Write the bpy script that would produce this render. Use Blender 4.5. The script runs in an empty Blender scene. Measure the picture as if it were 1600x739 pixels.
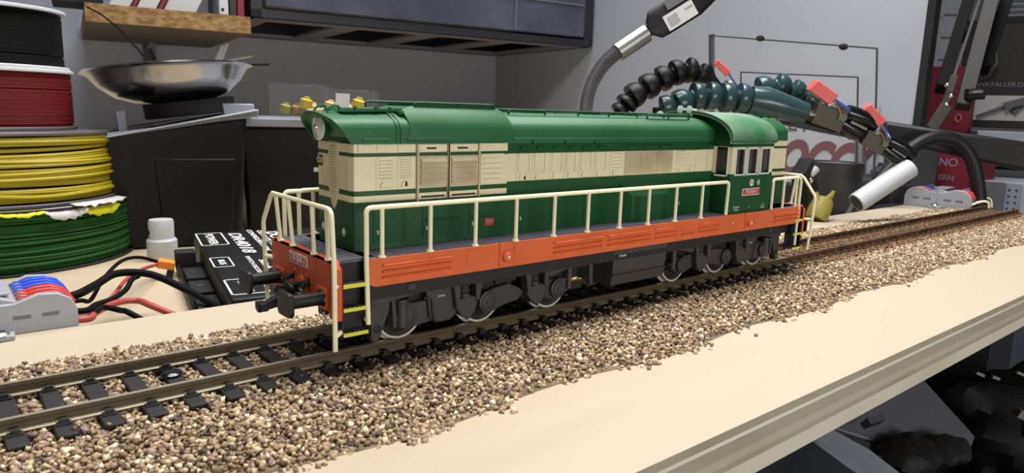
import bpy, bmesh, math, random
import numpy as np
from mathutils import Vector, Matrix, Euler

# ------------------------------------------------------------------ units: everything below is written in millimetres
S = 0.001
scene = bpy.context.scene
COL = scene.collection
random.seed(7)
rng = np.random.default_rng(11)
R = math.radians

# ------------------------------------------------------------------ camera, world, lamp and fill lights, exposure
cam_d = bpy.data.cameras.new('camera')
cam = bpy.data.objects.new('camera', cam_d)
COL.objects.link(cam)
cam.location = (-152.754 * S, -143.341 * S, 52.012 * S)
cam.rotation_euler = (R(79.78980), R(-1.76416), R(-39.72905))
cam_d.sensor_fit = 'HORIZONTAL'
cam_d.sensor_width = 36.0
cam_d.lens = 1107.503 / 1600 * 36.0
cam_d.clip_start = 0.01
cam_d.clip_end = 20.0
cam_d.dof.use_dof = True
cam_d.dof.focus_distance = 0.205
cam_d.dof.aperture_fstop = 70.0
scene.camera = cam

scene.view_settings.view_transform = 'Standard'
scene.view_settings.look = 'None'
scene.view_settings.gamma = 1.0
scene.view_settings.use_curve_mapping = False
scene.view_settings.exposure = 0.08

world = bpy.data.worlds.new('room_light')
scene.world = world
world.use_nodes = True
world.node_tree.nodes['Background'].inputs[0].default_value = (0.86, 0.9, 1.0, 1)
world.node_tree.nodes['Background'].inputs[1].default_value = 0.09


def area_light(name, loc, target, sx, sy, watts, col):
    d = bpy.data.lights.new(name, 'AREA')
    d.shape = 'RECTANGLE'
    d.size, d.size_y = sx * S, sy * S
    d.energy = watts
    d.color = col
    o = bpy.data.objects.new(name, d)
    COL.objects.link(o)
    o.location = Vector(loc) * S
    o.rotation_euler = (Vector(target) - Vector(loc)).to_track_quat('-Z', 'Y').to_euler()
    return o


area_light('bench_lamp', (70, 36, 520), (70, 16, 0), 620, 190, 4.7, (1.0, 0.97, 0.925))
area_light('side_fill', (-60, -640, 80), (20, 0, 25), 420, 160, 2.0, (1.0, 0.975, 0.94))  # unseen low fill added to brighten the locomotive's side
area_light('room_fill', (180, 260, 1000), (220, 330, 0), 700, 300, 6.6, (0.90, 0.93, 1.0))  # unseen overhead fill added to lift the walls and background


# ------------------------------------------------------------------ materials
def lin(h):
    h = h.lstrip('#')
    out = []
    for i in (0, 2, 4):
        c = int(h[i:i + 2], 16) / 255
        out.append(c / 12.92 if c <= 0.04045 else ((c + 0.055) / 1.055) ** 2.4)
    return tuple(out) + (1.0,)


def mat(name, col, rough=0.5, metal=0.0, var=0.0, scale=200.0, bump=0.0, bscale=900.0, stretch=None, col2=None, alpha=1.0, trans=0.0, spec=0.5, coat=0.0):
    m = bpy.data.materials.new(name)
    m.use_nodes = True
    nt = m.node_tree
    p = nt.nodes['Principled BSDF']
    c = lin(col)
    p.inputs['Base Color'].default_value = c
    p.inputs['Roughness'].default_value = rough
    p.inputs['Metallic'].default_value = metal
    p.inputs['Specular IOR Level'].default_value = spec
    p.inputs['Alpha'].default_value = alpha
    p.inputs['Transmission Weight'].default_value = trans
    p.inputs['Coat Weight'].default_value = coat
    if var > 0 or bump > 0:
        tc = nt.nodes.new('ShaderNodeTexCoord')
        mp = nt.nodes.new('ShaderNodeMapping')
        if stretch:
            mp.inputs['Scale'].default_value = stretch
        nt.links.new(tc.outputs['Object'], mp.inputs['Vector'])
    if var > 0:
        n = nt.nodes.new('ShaderNodeTexNoise')
        n.inputs['Scale'].default_value = scale
        n.inputs['Detail'].default_value = 5.0
        nt.links.new(mp.outputs[0], n.inputs['Vector'])
        mx = nt.nodes.new('ShaderNodeMix')
        mx.data_type = 'RGBA'
        if col2 is None:
            a = tuple(k * (1 - var) for k in c[:3]) + (1,)
            b = tuple(min(1, k * (1 + var)) for k in c[:3]) + (1,)
        else:
            a, b = c, lin(col2)
        mx.inputs[6].default_value = a
        mx.inputs[7].default_value = b
        rp = nt.nodes.new('ShaderNodeValToRGB')
        rp.color_ramp.elements[0].position = 0.35
        rp.color_ramp.elements[1].position = 0.65
        nt.links.new(n.outputs['Fac'], rp.inputs[0])
        nt.links.new(rp.outputs[0], mx.inputs[0])
        nt.links.new(mx.outputs[2], p.inputs['Base Color'])
    if bump > 0:
        n2 = nt.nodes.new('ShaderNodeTexNoise')
        n2.inputs['Scale'].default_value = bscale
        n2.inputs['Detail'].default_value = 3.0
        nt.links.new(mp.outputs[0], n2.inputs['Vector'])
        b = nt.nodes.new('ShaderNodeBump')
        b.inputs['Strength'].default_value = bump
        b.inputs['Distance'].default_value = 0.0004
        nt.links.new(n2.outputs['Fac'], b.inputs['Height'])
        nt.links.new(b.outputs[0], p.inputs['Normal'])
    return m


M = {}
M['green'] = mat('loco_green', '#164a28', 0.5, spec=0.3, bump=0.04, bscale=3000)
M['green_roof'] = mat('roof_green', '#25613a', 0.5, spec=0.4, var=0.10, scale=60, bump=0.04, bscale=2500)
M['cab_roof'] = mat('cab_roof_green', '#3c7650', 0.55, var=0.3, scale=45, col2='#93a08e', spec=0.3)
M['cream'] = mat('loco_cream', '#e2dab8', 0.5, var=0.05, scale=150)
M['cream_dirty'] = mat('loco_cream_sooty', '#dbd0ae', 0.6, var=0.3, scale=55, col2='#ad9b80')
M['rail_cream'] = mat('handrail_cream', '#f3eecb', 0.45)
M['orange'] = mat('sill_orange', '#d4683a', 0.5, spec=0.3, var=0.06, scale=120)
M['red_beam'] = mat('beam_red', '#c95936', 0.55, spec=0.3, var=0.05, scale=120)
M['white'] = mat('plain_white', '#e6e6e2', 0.5)
M['plate_red'] = mat('plate_red', '#b5342c', 0.5)
M['loco_black'] = mat('underframe_grey', '#373434', 0.55, bump=0.05, bscale=2500)
M['loco_dark'] = mat('underframe_dark', '#151414', 0.65)
M['rim'] = mat('wheel_rim', '#d2cdc2', 0.35, 0.35)
M['deck'] = mat('walkway_grey', '#5a5b66', 0.7, var=0.2, scale=900)
M['step_yellow'] = mat('step_yellow', '#d8d83c', 0.5)
M['steel'] = mat('bright_steel', '#c8c4bb', 0.28, 1.0)
M['dull_steel'] = mat('dull_steel', '#9a9a98', 0.4, 1.0)
M['chrome'] = mat('chrome', '#e8e8ea', 0.08, 1.0)
M['black'] = mat('black_plastic', '#101012', 0.5, spec=0.35)
M['black_gloss'] = mat('gloss_black_plastic', '#101013', 0.18)
M['black_soft'] = mat('soft_black', '#141417', 0.75, bump=0.1, bscale=700)
M['lens_ring'] = mat('lamp_ring', '#dfe6df', 0.3, 0.2)
M['lens'] = mat('lamp_lens', '#dfe6e2', 0.08, spec=0.8)
M['pane'] = mat('cab_glass', '#23262b', 0.08, alpha=0.45, spec=0.8)
M['rail_brown'] = mat('rail_brown', '#4e422c', 0.5, 0.1, var=0.1, scale=100)
M['rail_top'] = mat('rail_head_lit_foot', '#b9b09a', 0.4, 0.7)
M['rail_rust'] = mat('rail_rust', '#62442a', 0.7, 0.1, var=0.3, scale=120, col2='#3e2c20')
M['sleeper'] = mat('sleeper_black', '#211c1d', 0.6, var=0.2, scale=400, bump=0.2, bscale=1500)
M['sleeper_rust'] = mat('sleeper_rusted', '#4b3828', 0.8, var=0.4, scale=120, col2='#6b4e2e')
M['grey_plastic'] = mat('grey_plastic', '#9a9da4', 0.45)
M['lever_blue'] = mat('lever_blue', '#1746d2', 0.4)
M['lever_red'] = mat('lever_red', '#c23a38', 0.4)
M['wire_yellow'] = mat('wire_yellow', '#b0a01c', 0.5)
M['wire_red'] = mat('wire_red', '#6a161b', 0.65, spec=0.2)
M['wire_green'] = mat('wire_green', '#20521f', 0.6, spec=0.25)
M['wire_black'] = mat('wire_black', '#060608', 0.7, spec=0.15)
M['lead_red'] = mat('lead_red', '#a84640', 0.5)
M['lead_pink'] = mat('lead_pink', '#8f6a66', 0.5)
M['label_yellow'] = mat('label_yellow', '#dfe01c', 0.6)
M['paper'] = mat('reflection_white', '#c9c7c6', 0.7)
M['white_flange'] = mat('flange_white', '#c9cdd0', 0.4)
M['grey_flange'] = mat('flange_grey', '#5d5658', 0.4)
M['clip_orange'] = mat('plug_orange', '#e8851c', 0.45)
M['teal'] = mat('hose_teal', '#2a4246', 0.25)
M['clip_red'] = mat('grip_red', '#d5605b', 0.4)
M['gunmetal'] = mat('gunmetal', '#5a564e', 0.35, 0.6)
M['white_tube'] = mat('tube_white', '#c4c6cb', 0.4)
M['olive'] = mat('lamp_arm_olive', '#1e1c16', 0.5, 0.1)
M['rack_grey'] = mat('rack_grey', '#a2a5ae', 0.5)
M['wall'] = mat('wall_paint', '#a4a8b2', 0.75, bump=0.05, bscale=120)
M['shelf_front'] = mat('chipboard_edge', '#a58858', 0.8, var=0.3, scale=110, col2='#7a552c', stretch=(1, 1, 2.5))
M['shelf_face'] = mat('chipboard_face', '#645d52', 0.7)
M['drawer'] = mat('drawer_smoke', '#484b59', 0.25, spec=0.5, var=.25, scale=14)
M['cabinet'] = mat('cabinet_charcoal', '#22222a', 0.4)
M['cabinet_under'] = mat('cabinet_underside_lit', '#77747a', 0.5)  # paler than the carcass: light on the underside put into the colour
M['bin'] = mat('bin_black', '#0d0d10', 0.5, spec=0.3)
M['lid'] = mat('lid_grey', '#8d919c', 0.35)
M['bowl'] = mat('bowl_steel', '#b5b2ae', 0.2, 1.0, bump=0.03, bscale=200)
M['clear'] = mat('clear_acrylic', '#c9ccd0', 0.06, alpha=0.025, spec=0.5)
M['acrylic_edge'] = mat('acrylic_edge', '#3e4044', 0.2)
M['pine'] = mat('pine', '#d6b487', 0.6)
M['crimson'] = mat('crimson_card', '#7d2030', 0.55)
M['brown_card'] = mat('dark_brown_card', '#2b2422', 0.5)
M['yellow_plastic'] = mat('pale_yellow_plastic', '#8f8538', 0.5)
M['dark_grey'] = mat('dark_grey', '#2d2d31', 0.5)
M['mid_grey'] = mat('mid_grey', '#63646a', 0.5)
M['bag'] = mat('glossy_bag', '#08080a', 0.7, bump=0.3, bscale=60)
M['tub_grey'] = mat('tub_grey', '#5d5d66', 0.35)
M['desk'] = mat('desk_cream', '#bfae93', 0.55, var=0.05, scale=20)
M['floor'] = mat('floor_dark', '#1e1e22', 0.6)
M['ink'] = mat('dark_ink', '#24262b', 0.6)
M['ink_red'] = mat('red_ink', '#5c0f1e', 0.6)


def wood_mat(name, base, dark, sx):
    """Birch ply face: faint long grain along the board."""
    m = mat(name, base, 0.55)
    nt = m.node_tree
    p = nt.nodes['Principled BSDF']
    tc = nt.nodes.new('ShaderNodeTexCoord')
    mp = nt.nodes.new('ShaderNodeMapping')
    mp.inputs['Scale'].default_value = sx
    n = nt.nodes.new('ShaderNodeTexNoise')
    n.inputs['Scale'].default_value = 40
    n.inputs['Detail'].default_value = 6
    rp = nt.nodes.new('ShaderNodeValToRGB')
    rp.color_ramp.elements[0].position = 0.30
    rp.color_ramp.elements[0].color = lin(dark)
    rp.color_ramp.elements[1].position = 0.52
    rp.color_ramp.elements[1].color = lin(base)
    nt.links.new(tc.outputs['Object'], mp.inputs[0])
    nt.links.new(mp.outputs[0], n.inputs['Vector'])
    nt.links.new(n.outputs['Fac'], rp.inputs[0])
    nt.links.new(rp.outputs[0], p.inputs['Base Color'])
    return m


M['ply_face'] = wood_mat('birch_face', '#bcae99', '#b5a58e', (0.15, 1.0, 1.0))
M['ply_dark'] = wood_mat('ply_end_grain', '#b5ab97', '#a1977f', (0.5, 1, 1))
M['ply_mid'] = wood_mat('ply_mid', '#c6bda6', '#b3a98f', (0.5, 1, 1))
M['ply_light'] = wood_mat('ply_light', '#e0d8c2', '#cfc6ac', (0.3, 1, 1))


M['ply_bright'] = wood_mat('ply_bright', '#f2ead4', '#e4dac0', (0.3, 1, 1))


def ballast_mat():
    m = bpy.data.materials.new('ballast_stone')
    m.use_nodes = True
    nt = m.node_tree
    p = nt.nodes['Principled BSDF']
    p.inputs['Roughness'].default_value = 0.75
    g = nt.nodes.new('ShaderNodeNewGeometry')
    rp = nt.nodes.new('ShaderNodeValToRGB')
    cr = rp.color_ramp
    stops = [(0.0, '#4c3e35'), (0.15, '#7c6650'), (0.34, '#9b8264'), (0.52, '#ab9272'), (0.62, '#80716c'), (0.74, '#b49c78'), (0.90, '#d0be9a'), (1.0, '#ece0c8')]
    cr.elements[0].position, cr.elements[0].color = stops[0][0], lin(stops[0][1])
    cr.elements[1].position, cr.elements[1].color = stops[-1][0], lin(stops[-1][1])
    for q, c in stops[1:-1]:
        e = cr.elements.new(q)
        e.color = lin(c)
    nt.links.new(g.outputs['Random Per Island'], rp.inputs[0])
    # rust staining of the far, weathered track: a property of the place on the layout
    tc = nt.nodes.new('ShaderNodeTexCoord')
    sp = nt.nodes.new('ShaderNodeSeparateXYZ')
    nt.links.new(tc.outputs['Object'], sp.inputs[0])
    mx_ = nt.nodes.new('ShaderNodeMapRange')
    mx_.inputs['From Min'].default_value = 90 * S
    mx_.inputs['From Max'].default_value = 135 * S
    nt.links.new(sp.outputs['X'], mx_.inputs['Value'])
    ab = nt.nodes.new('ShaderNodeMath')
    ab.operation = 'ABSOLUTE'
    nt.links.new(sp.outputs['Y'], ab.inputs[0])
    my = nt.nodes.new('ShaderNodeMapRange')
    my.inputs['From Min'].default_value = 19 * S
    my.inputs['From Max'].default_value = 13 * S
    nt.links.new(ab.outputs[0], my.inputs['Value'])
    mu = nt.nodes.new('ShaderNodeMath')
    mu.operation = 'MULTIPLY'
    nt.links.new(mx_.outputs[0], mu.inputs[0])
    nt.links.new(my.outputs[0], mu.inputs[1])
    m2 = nt.nodes.new('ShaderNodeMath')
    m2.operation = 'MULTIPLY'
    m2.inputs[1].default_value = 0.85
    nt.links.new(mu.outputs[0], m2.inputs[0])
    mx = nt.nodes.new('ShaderNodeMix')
    mx.data_type = 'RGBA'
    mx.blend_type = 'MIX'
    mx.inputs[7].default_value = lin('#8a6234')
    nt.links.new(m2.outputs[0], mx.inputs[0])
    nt.links.new(rp.outputs[0], mx.inputs[6])
    nt.links.new(mx.outputs[2], p.inputs['Base Color'])
    return m


M['ballast'] = ballast_mat()


# ------------------------------------------------------------------ mesh builder
class MB:
    def __init__(self):
        self.v, self.f, self.m = [], [], []

    def add(self, vs, fs, mi=0):
        b = len(self.v)
        self.v.extend([tuple(p) for p in vs])
        for q in fs:
            self.f.append([b + i for i in q])
            self.m.append(mi)
        return self

    def box(self, x0, y0, z0, x1, y1, z1, mi=0):
        x0, x1 = min(x0, x1), max(x0, x1)
        y0, y1 = min(y0, y1), max(y0, y1)
        z0, z1 = min(z0, z1), max(z0, z1)
        v = [(x0, y0, z0), (x1, y0, z0), (x1, y1, z0), (x0, y1, z0), (x0, y0, z1), (x1, y0, z1), (x1, y1, z1), (x0, y1, z1)]
        f = [(0, 3, 2, 1), (4, 5, 6, 7), (0, 1, 5, 4), (1, 2, 6, 5), (2, 3, 7, 6), (3, 0, 4, 7)]
        return self.add(v, f, mi)

    def beam(self, p0, p1, w, h, up=(0, 0, 1), w1=None, h1=None, mi=0):
        """Oriented box from p0 to p1; w across, h along 'up'."""
        p0, p1 = Vector(p0), Vector(p1)
        d = (p1 - p0).normalized()
        s = d.cross(Vector(up)).normalized()
        u = s.cross(d).normalized()
        w1 = w if w1 is None else w1
        h1 = h if h1 is None else h1
        v = []
        for p, ww, hh in ((p0, w, h), (p1, w1, h1)):
            for a, b in ((-1, -1), (1, -1), (1, 1), (-1, 1)):
                v.append(p + s * (a * ww / 2) + u * (b * hh / 2))
        f = [(0, 1, 2, 3), (7, 6, 5, 4), (0, 4, 5, 1), (1, 5, 6, 2), (2, 6, 7, 3), (3, 7, 4, 0)]
        return self.add(v, f, mi)

    def prism(self, poly, axis, a, b, mi=0):
        """Extrude a 2-D polygon along axis x|y|z between a and b."""
        if axis == 'y':
            T = lambda p, t: (p[0], t, p[1])
        elif axis == 'x':
            T = lambda p, t: (t, p[0], p[1])
        else:
            T = lambda p, t: (p[0], p[1], t)
        n = len(poly)
        v = [T(p, a) for p in poly] + [T(p, b) for p in poly]
        f = [list(range(n))[::-1], list(range(n, 2 * n))]
        f += [(i, (i + 1) % n, n + (i + 1) % n, n + i) for i in range(n)]
        return self.add(v, f, mi)

    def tube(self, path, r, n=8, cap=True, closed=False, mi=0):
        P = [Vector(p) for p in path]
        k = len(P)
        rs = r if isinstance(r, (list, tuple)) else [r] * k
        T = []
        for i in range(k):
            a = P[(i - 1) % k] if (closed or i > 0) else P[i]
            b = P[(i + 1) % k] if (closed or i < k - 1) else P[i]
            t = (b - a)
            T.append(t.normalized() if t.length > 1e-9 else Vector((0, 0, 1)))
        ref = Vector((0, 0, 1)) if abs(T[0].z) < 0.9 else Vector((1, 0, 0))
        s = T[0].cross(ref).normalized()
        v = []
        for i in range(k):
            s = (s - T[i] * s.dot(T[i]))
            s = s.normalized() if s.length > 1e-6 else T[i].orthogonal().normalized()
            u = T[i].cross(s)
            for j in range(n):
                an = 2 * math.pi * j / n
                v.append(P[i] + (s * math.cos(an) + u * math.sin(an)) * rs[i])
        f = []
        for i in range(k if closed else k - 1):
            i2 = (i + 1) % k
            for j in range(n):
                j2 = (j + 1) % n
                f.append((i * n + j, i * n + j2, i2 * n + j2, i2 * n + j))
        if cap and not closed:
            f.append(list(range(n))[::-1])
            f.append(list(range((k - 1) * n, k * n)))
        return self.add(v, f, mi)

    def lathe(self, prof, c=(0, 0, 0), axis=(0, 0, 1), n=24, mi=0, cap=True):
        """prof: (radius, height) pairs along axis from c."""
        c, ax = Vector(c), Vector(axis).normalized()
        s = ax.orthogonal().normalized()
        u = ax.cross(s)
        v = []
        for r, h in prof:
            for j in range(n):
                a = 2 * math.pi * j / n
                v.append(c + ax * h + (s * math.cos(a) + u * math.sin(a)) * r)
        f = []
        for i in range(len(prof) - 1):
            for j in range(n):
                j2 = (j + 1) % n
                f.append((i * n + j, i * n + j2, (i + 1) * n + j2, (i + 1) * n + j))
        if cap:
            f.append(list(range(n))[::-1])
            f.append(list(range((len(prof) - 1) * n, len(prof) * n)))
        return self.add(v, f, mi)

    def loft(self, rings, mi=0, cap=True, closed=True):
        n = len(rings[0])
        v = [p for r in rings for p in r]
        f = []
        for i in range(len(rings) - 1):
            for j in range(n if closed else n - 1):
                j2 = (j + 1) % n
                f.append((i * n + j, i * n + j2, (i + 1) * n + j2, (i + 1) * n + j))
        if cap and closed:
            f.append(list(range(n))[::-1])
            f.append(list(range((len(rings) - 1) * n, len(rings) * n)))
        return self.add(v, f, mi)

    def ball(self, c, r, n=14, sq=(1, 1, 1), mi=0):
        prof = []
        k = n // 2
        v, f = [], []
        for i in range(1, k):
            th = math.pi * i / k
            for j in range(n):
                a = 2 * math.pi * j / n
                v.append((c[0] + r * sq[0] * math.sin(th) * math.cos(a), c[1] + r * sq[1] * math.sin(th) * math.sin(a), c[2] + r * sq[2] * math.cos(th)))
        top, bot = len(v), len(v) + 1
        v += [(c[0], c[1], c[2] + r * sq[2]), (c[0], c[1], c[2] - r * sq[2])]
        for i in range(k - 2):
            for j in range(n):
                j2 = (j + 1) % n
                f.append((i * n + j, (i + 1) * n + j, (i + 1) * n + j2, i * n + j2))
        for j in range(n):
            j2 = (j + 1) % n
            f.append((top, j, j2))
            f.append((bot, (k - 2) * n + j2, (k - 2) * n + j))
        return self.add(v, f, mi)


def mesh_from(mb, name, mats, smooth=35):
    me = bpy.data.meshes.new(name)
    me.from_pydata([(x * S, y * S, z * S) for x, y, z in mb.v], [], mb.f)
    for m in mats:
        me.materials.append(M[m])
    if len(mats) > 1:
        me.polygons.foreach_set('material_index', mb.m)
    bm = bmesh.new()
    bm.from_mesh(me)
    bmesh.ops.recalc_face_normals(bm, faces=bm.faces)
    bm.to_mesh(me)
    bm.free()
    if smooth:
        me.polygons.foreach_set('use_smooth', [True] * len(me.polygons))
        me.set_sharp_from_angle(angle=R(smooth))
    me.update()
    return me


def obj(name, mb, mats, parent=None, bevel=0.0, smooth=35, seg=2):
    if isinstance(mats, str):
        mats = [mats]
    o = bpy.data.objects.new(name, mesh_from(mb, name, mats, smooth))
    COL.objects.link(o)
    if parent is not None:
        o.parent = parent
    if bevel:
        b = o.modifiers.new('bevel', 'BEVEL')
        b.width = bevel * S
        b.segments = seg
        b.limit_method = 'ANGLE'
        b.angle_limit = R(40)
        b.use_clamp_overlap = True
    return o


def thing(name, label, cat, loc=(0, 0, 0), rot=(0, 0, 0), group=None):
    o = bpy.data.objects.new(name, None)
    o.empty_display_size = 0.01
    COL.objects.link(o)
    o.location = Vector(loc) * S
    o.rotation_euler = rot
    return tag(o, label, cat, group)


def tag(o, label, cat, group=None):
    o['label'] = label
    o['category'] = cat
    if group:
        o['group'] = group
    return o


def struct(o):
    o['kind'] = 'structure'
    return o


def text(name, body, size, m, parent, origin, xdir, ydir, ext=0.05, bold=False, shear=0.0, align='CENTER', width=1.0, spacing=1.0, heavy=.02):
    """Flat lettering lying on a real surface; xdir = reading direction, ydir = up of the letters."""
    cu = bpy.data.curves.new(name, 'FONT')
    cu.body = body
    cu.size = size * S
    cu.extrude = ext * S
    cu.align_x = align
    cu.align_y = 'CENTER'
    cu.shear = shear
    cu.space_character = spacing
    if bold:
        cu.offset = heavy * size * S
    cu.materials.append(M[m])
    x, y = Vector(xdir).normalized(), Vector(ydir).normalized()
    z = x.cross(y).normalized()
    y = z.cross(x)
    mw = Matrix((x, y, z)).transposed().to_4x4()
    tmp = bpy.data.objects.new(name, cu)
    COL.objects.link(tmp)
    dg = bpy.context.evaluated_depsgraph_get()
    me = bpy.data.meshes.new_from_object(tmp.evaluated_get(dg))
    COL.objects.unlink(tmp)
    bpy.data.objects.remove(tmp)
    me.transform(Matrix.Translation(Vector(origin) * S) @ mw @ Matrix.Diagonal((width, 1, 1, 1)))
    o = bpy.data.objects.new(name, me)
    COL.objects.link(o)
    if parent is not None:
        o.parent = parent
    return o


def copy_tree(o, parent=None):
    c = o.copy()
    COL.objects.link(c)
    if parent is not None:
        c.parent = parent
    for ch in list(o.children):
        copy_tree(ch, c)
    return c


def smooth_path(pts, k=6):
    """Catmull-Rom through the points."""
    P = [Vector(p) for p in pts]
    P = [P[0] * 2 - P[1]] + P + [P[-1] * 2 - P[-2]]
    out = []
    for i in range(1, len(P) - 2):
        for j in range(k):
            t = j / k
            a, b, c, d = P[i - 1], P[i], P[i + 1], P[i + 2]
            out.append(0.5 * ((2 * b) + (c - a) * t + (2 * a - 5 * b + 4 * c - d) * t * t + (3 * b - a - 3 * c + d) * t ** 3))
    out.append(P[-2])
    return out


# room axes: the room stands 8.4 degrees askew to the layout board
A = R(-8.4)
U = Vector((math.cos(A), math.sin(A), 0))
VV = Vector((-math.sin(A), math.cos(A), 0))
ZZ = Vector((0, 0, 1))
CORNER = Vector((613.8, 825.5, 138.6))
CORNER.z = 0


def room_pt(u, v, z):
    """u along the back wall (0 at the corner, negative to the left), v towards the back wall (negative into the room)."""
    p = CORNER + U * u + VV * v
    return (p.x, p.y, z)


def room_box(mb, u0, v0, z0, u1, v1, z1, mi=0):
    v = [room_pt(u, vv, z) for z in (z0, z1) for (u, vv) in ((u0, v0), (u1, v0), (u1, v1), (u0, v1))]
    f = [(0, 3, 2, 1), (4, 5, 6, 7), (0, 1, 5, 4), (1, 2, 6, 5), (2, 3, 7, 6), (3, 0, 4, 7)]
    return mb.add(v, f, mi)


# ================================================================== SETTING
b = MB(); room_box(b, -1500, 0, -900, 40, 40, 900)
struct(obj('wall_back', b, 'wall'))
b = MB(); room_box(b, 0, -722, -900, 5, -0.5, 900)
struct(obj('wall_right', b, 'wall'))
b = MB(); room_box(b, -1, -729, -900, 7, -722, 900)
struct(obj('shadow_gap_1', b, 'black_soft'))  # black strip painted in as the shaded gap at the wall's end
b = MB(); room_box(b, 900, -2600, -900, 940, 300, 900)
struct(obj('wall_far', b, 'wall'))
b = MB(); room_box(b, -1500, -2600, -940, 940, 300, -900)
struct(obj('floor', b, 'floor'))

# ------------------------------------------------------------------ workbench under the layout board
wb = thing('workbench', 'cream workbench top behind the plywood board, under the reels and bins', 'table', (0, 0, -17))
b = MB()
P0, P1 = Vector((-420, -38, 0)), Vector((520, -38, 0))
poly = [(-420, -38), (440, -38), room_pt(-1, -660, 0)[:2], room_pt(-1, -2, 0)[:2], room_pt(-1150, -2, 0)[:2]]
b.prism(poly, 'z', -30, 0)
obj('bench_top', b, 'desk', wb, bevel=1.0)
for (x, y) in ((-300, 40), (400, 20), (560, 700), (-200, 700)):
    b = MB(); b.box(x - 25, y - 25, -883, x + 25, y + 25, -30)
    obj('leg', b, 'dark_grey', wb)

# ================================================================== PLYWOOD BOARD
board = thing('plywood_board', 'long birch plywood board carrying the ballasted track', 'board', (0, 0, -17))
X0, X1 = -270, 392
for (z0, z1, m, dy) in ((10.2, 12.0, 'ply_face', 0.0), (9.4, 10.2, 'ply_bright', 0.0), (6.7, 9.4, 'ply_dark', 0.05), (4.9, 6.7, 'ply_mid', 0.0), (3.6, 4.9, 'ply_dark', 0.05), (0.0, 3.6, 'ply_light', 0.0)):
    b = MB()
    if m == 'ply_face':
        # top veneer: its face is birch, its sawn front edge shows darker end grain
        b.box(X0, -76, z0, X1, 56, z1)
        for i, f in enumerate(b.f):
            ys = [b.v[k][1] for k in f]
            b.m[i] = 1 if max(ys) < -75 else 0
        obj('ply', b, ['ply_face', 'ply_dark'], board, smooth=0)
    else:
        b.box(X0, -76 + dy, z0, X1, 56 - dy, z1)
        obj('ply', b, m, board, smooth=0)

# ================================================================== TRACK
def make_track(label, x0, x1, xs, m_rail, m_sleeper, head):
    t = thing('railway_track', label, 'track', (0, 0, -5))
    for s in (1, -1):
        b = MB()
        y = 8.8 * s
        prof = [(-0.5, 5.0), (0.5, 5.0), (0.5, 4.25), (0.16, 3.95), (0.16, 3.1), (1.1, 2.75), (1.1, 2.5), (-1.1, 2.5), (-1.1, 2.75), (-0.16, 3.1), (-0.16, 3.95), (-0.5, 4.25)]
        b.prism([(y + p[0], p[1]) for p in prof], 'x', x0, x1)
        for i, f in enumerate(b.f):
            zs = [b.v[k][2] for k in f]
            ys_ = [b.v[k][1] for k in f]
            if min(zs) > 4.9:
                b.m[i] = 1
            elif max(zs) <= 3.11 and min(zs) >= 2.7 and max(ys_) - min(ys_) > .5:
                b.m[i] = 1  # foot top takes the head's pale steel as a painted highlight
        obj('rail', b, [m_rail, head], t, smooth=0)
    b = MB(); b.box(-1.55, -15.1, 0.5, 1.55, 15.1, 2.5)
    sl_me = mesh_from(b, 'sleeper', [m_sleeper], 0)
    b = MB()
    for dy in (-1.75, 1.75):
        b.box(-1.1, dy - 0.75, 2.5, 1.1, dy + 0.75, 2.9)
        b.box(-0.65, dy - 0.55 - (0.12 if dy > 0 else -0.12), 2.9, 0.65, dy + 0.5 - (0.12 if dy > 0 else -0.12), 3.5)
    ch_me = mesh_from(b, 'rail_chair', [m_sleeper], 0)
    for i, x in enumerate(xs):
        o = bpy.data.objects.new('sleeper', sl_me)
        COL.objects.link(o)
        o.parent = t
        o.location = (x * S, random.uniform(-.25, .25) * S, 0)
        bv = o.modifiers.new('bevel', 'BEVEL'); bv.width = 0.18 * S; bv.segments = 1
        for s in (1, -1):
            c = bpy.data.objects.new('rail_chair', ch_me)
            COL.objects.link(c)
            c.parent = o
            c.location = (0, 8.8 * s * S, 0)
    return t


tr1 = make_track('dark track with black sleepers and brown rails under and before the locomotive', -262, 96.8,
                 [-144.8 - 6.8 * k for k in range(1, 17)] + [-144.8 + 6.78 * k for k in range(36)], 'rail_brown', 'sleeper', 'rail_top')
tr2 = make_track('rust-stained track with brown sleepers beyond the far end of the locomotive', 97.2, 374,
                 [99.3 + 6.8 * k for k in range(41)], 'rail_rust', 'sleeper_rust', 'rail_rust')
# small round black fixing on a sleeper between the rails
b = MB()
b.lathe([(2.0, 0), (2.1, 0.5), (1.6, 0.9), (1.1, 1.0)], (-117.9, 2.6, -2.55), (0, 0, 1), 18)
b.box(-120.4, 4.4, -2.5, -117.6, 6.6, -1.9)
k = tag(obj('track_clip', b, 'black_gloss'), 'small round glossy black clip lying between the rails at the near end', 'clip')


# ================================================================== BALLAST
def bed_h(x, y):
    """Height of the ballast bed surface."""
    f = np.interp(y, [-47, -42, -34, -20, -16, 16, 20, 31, 36], [-5.1, -4.9, -3.9, -3.2, -3.3, -3.5, -3.6, -4.8, -5.1])
    return f


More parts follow.
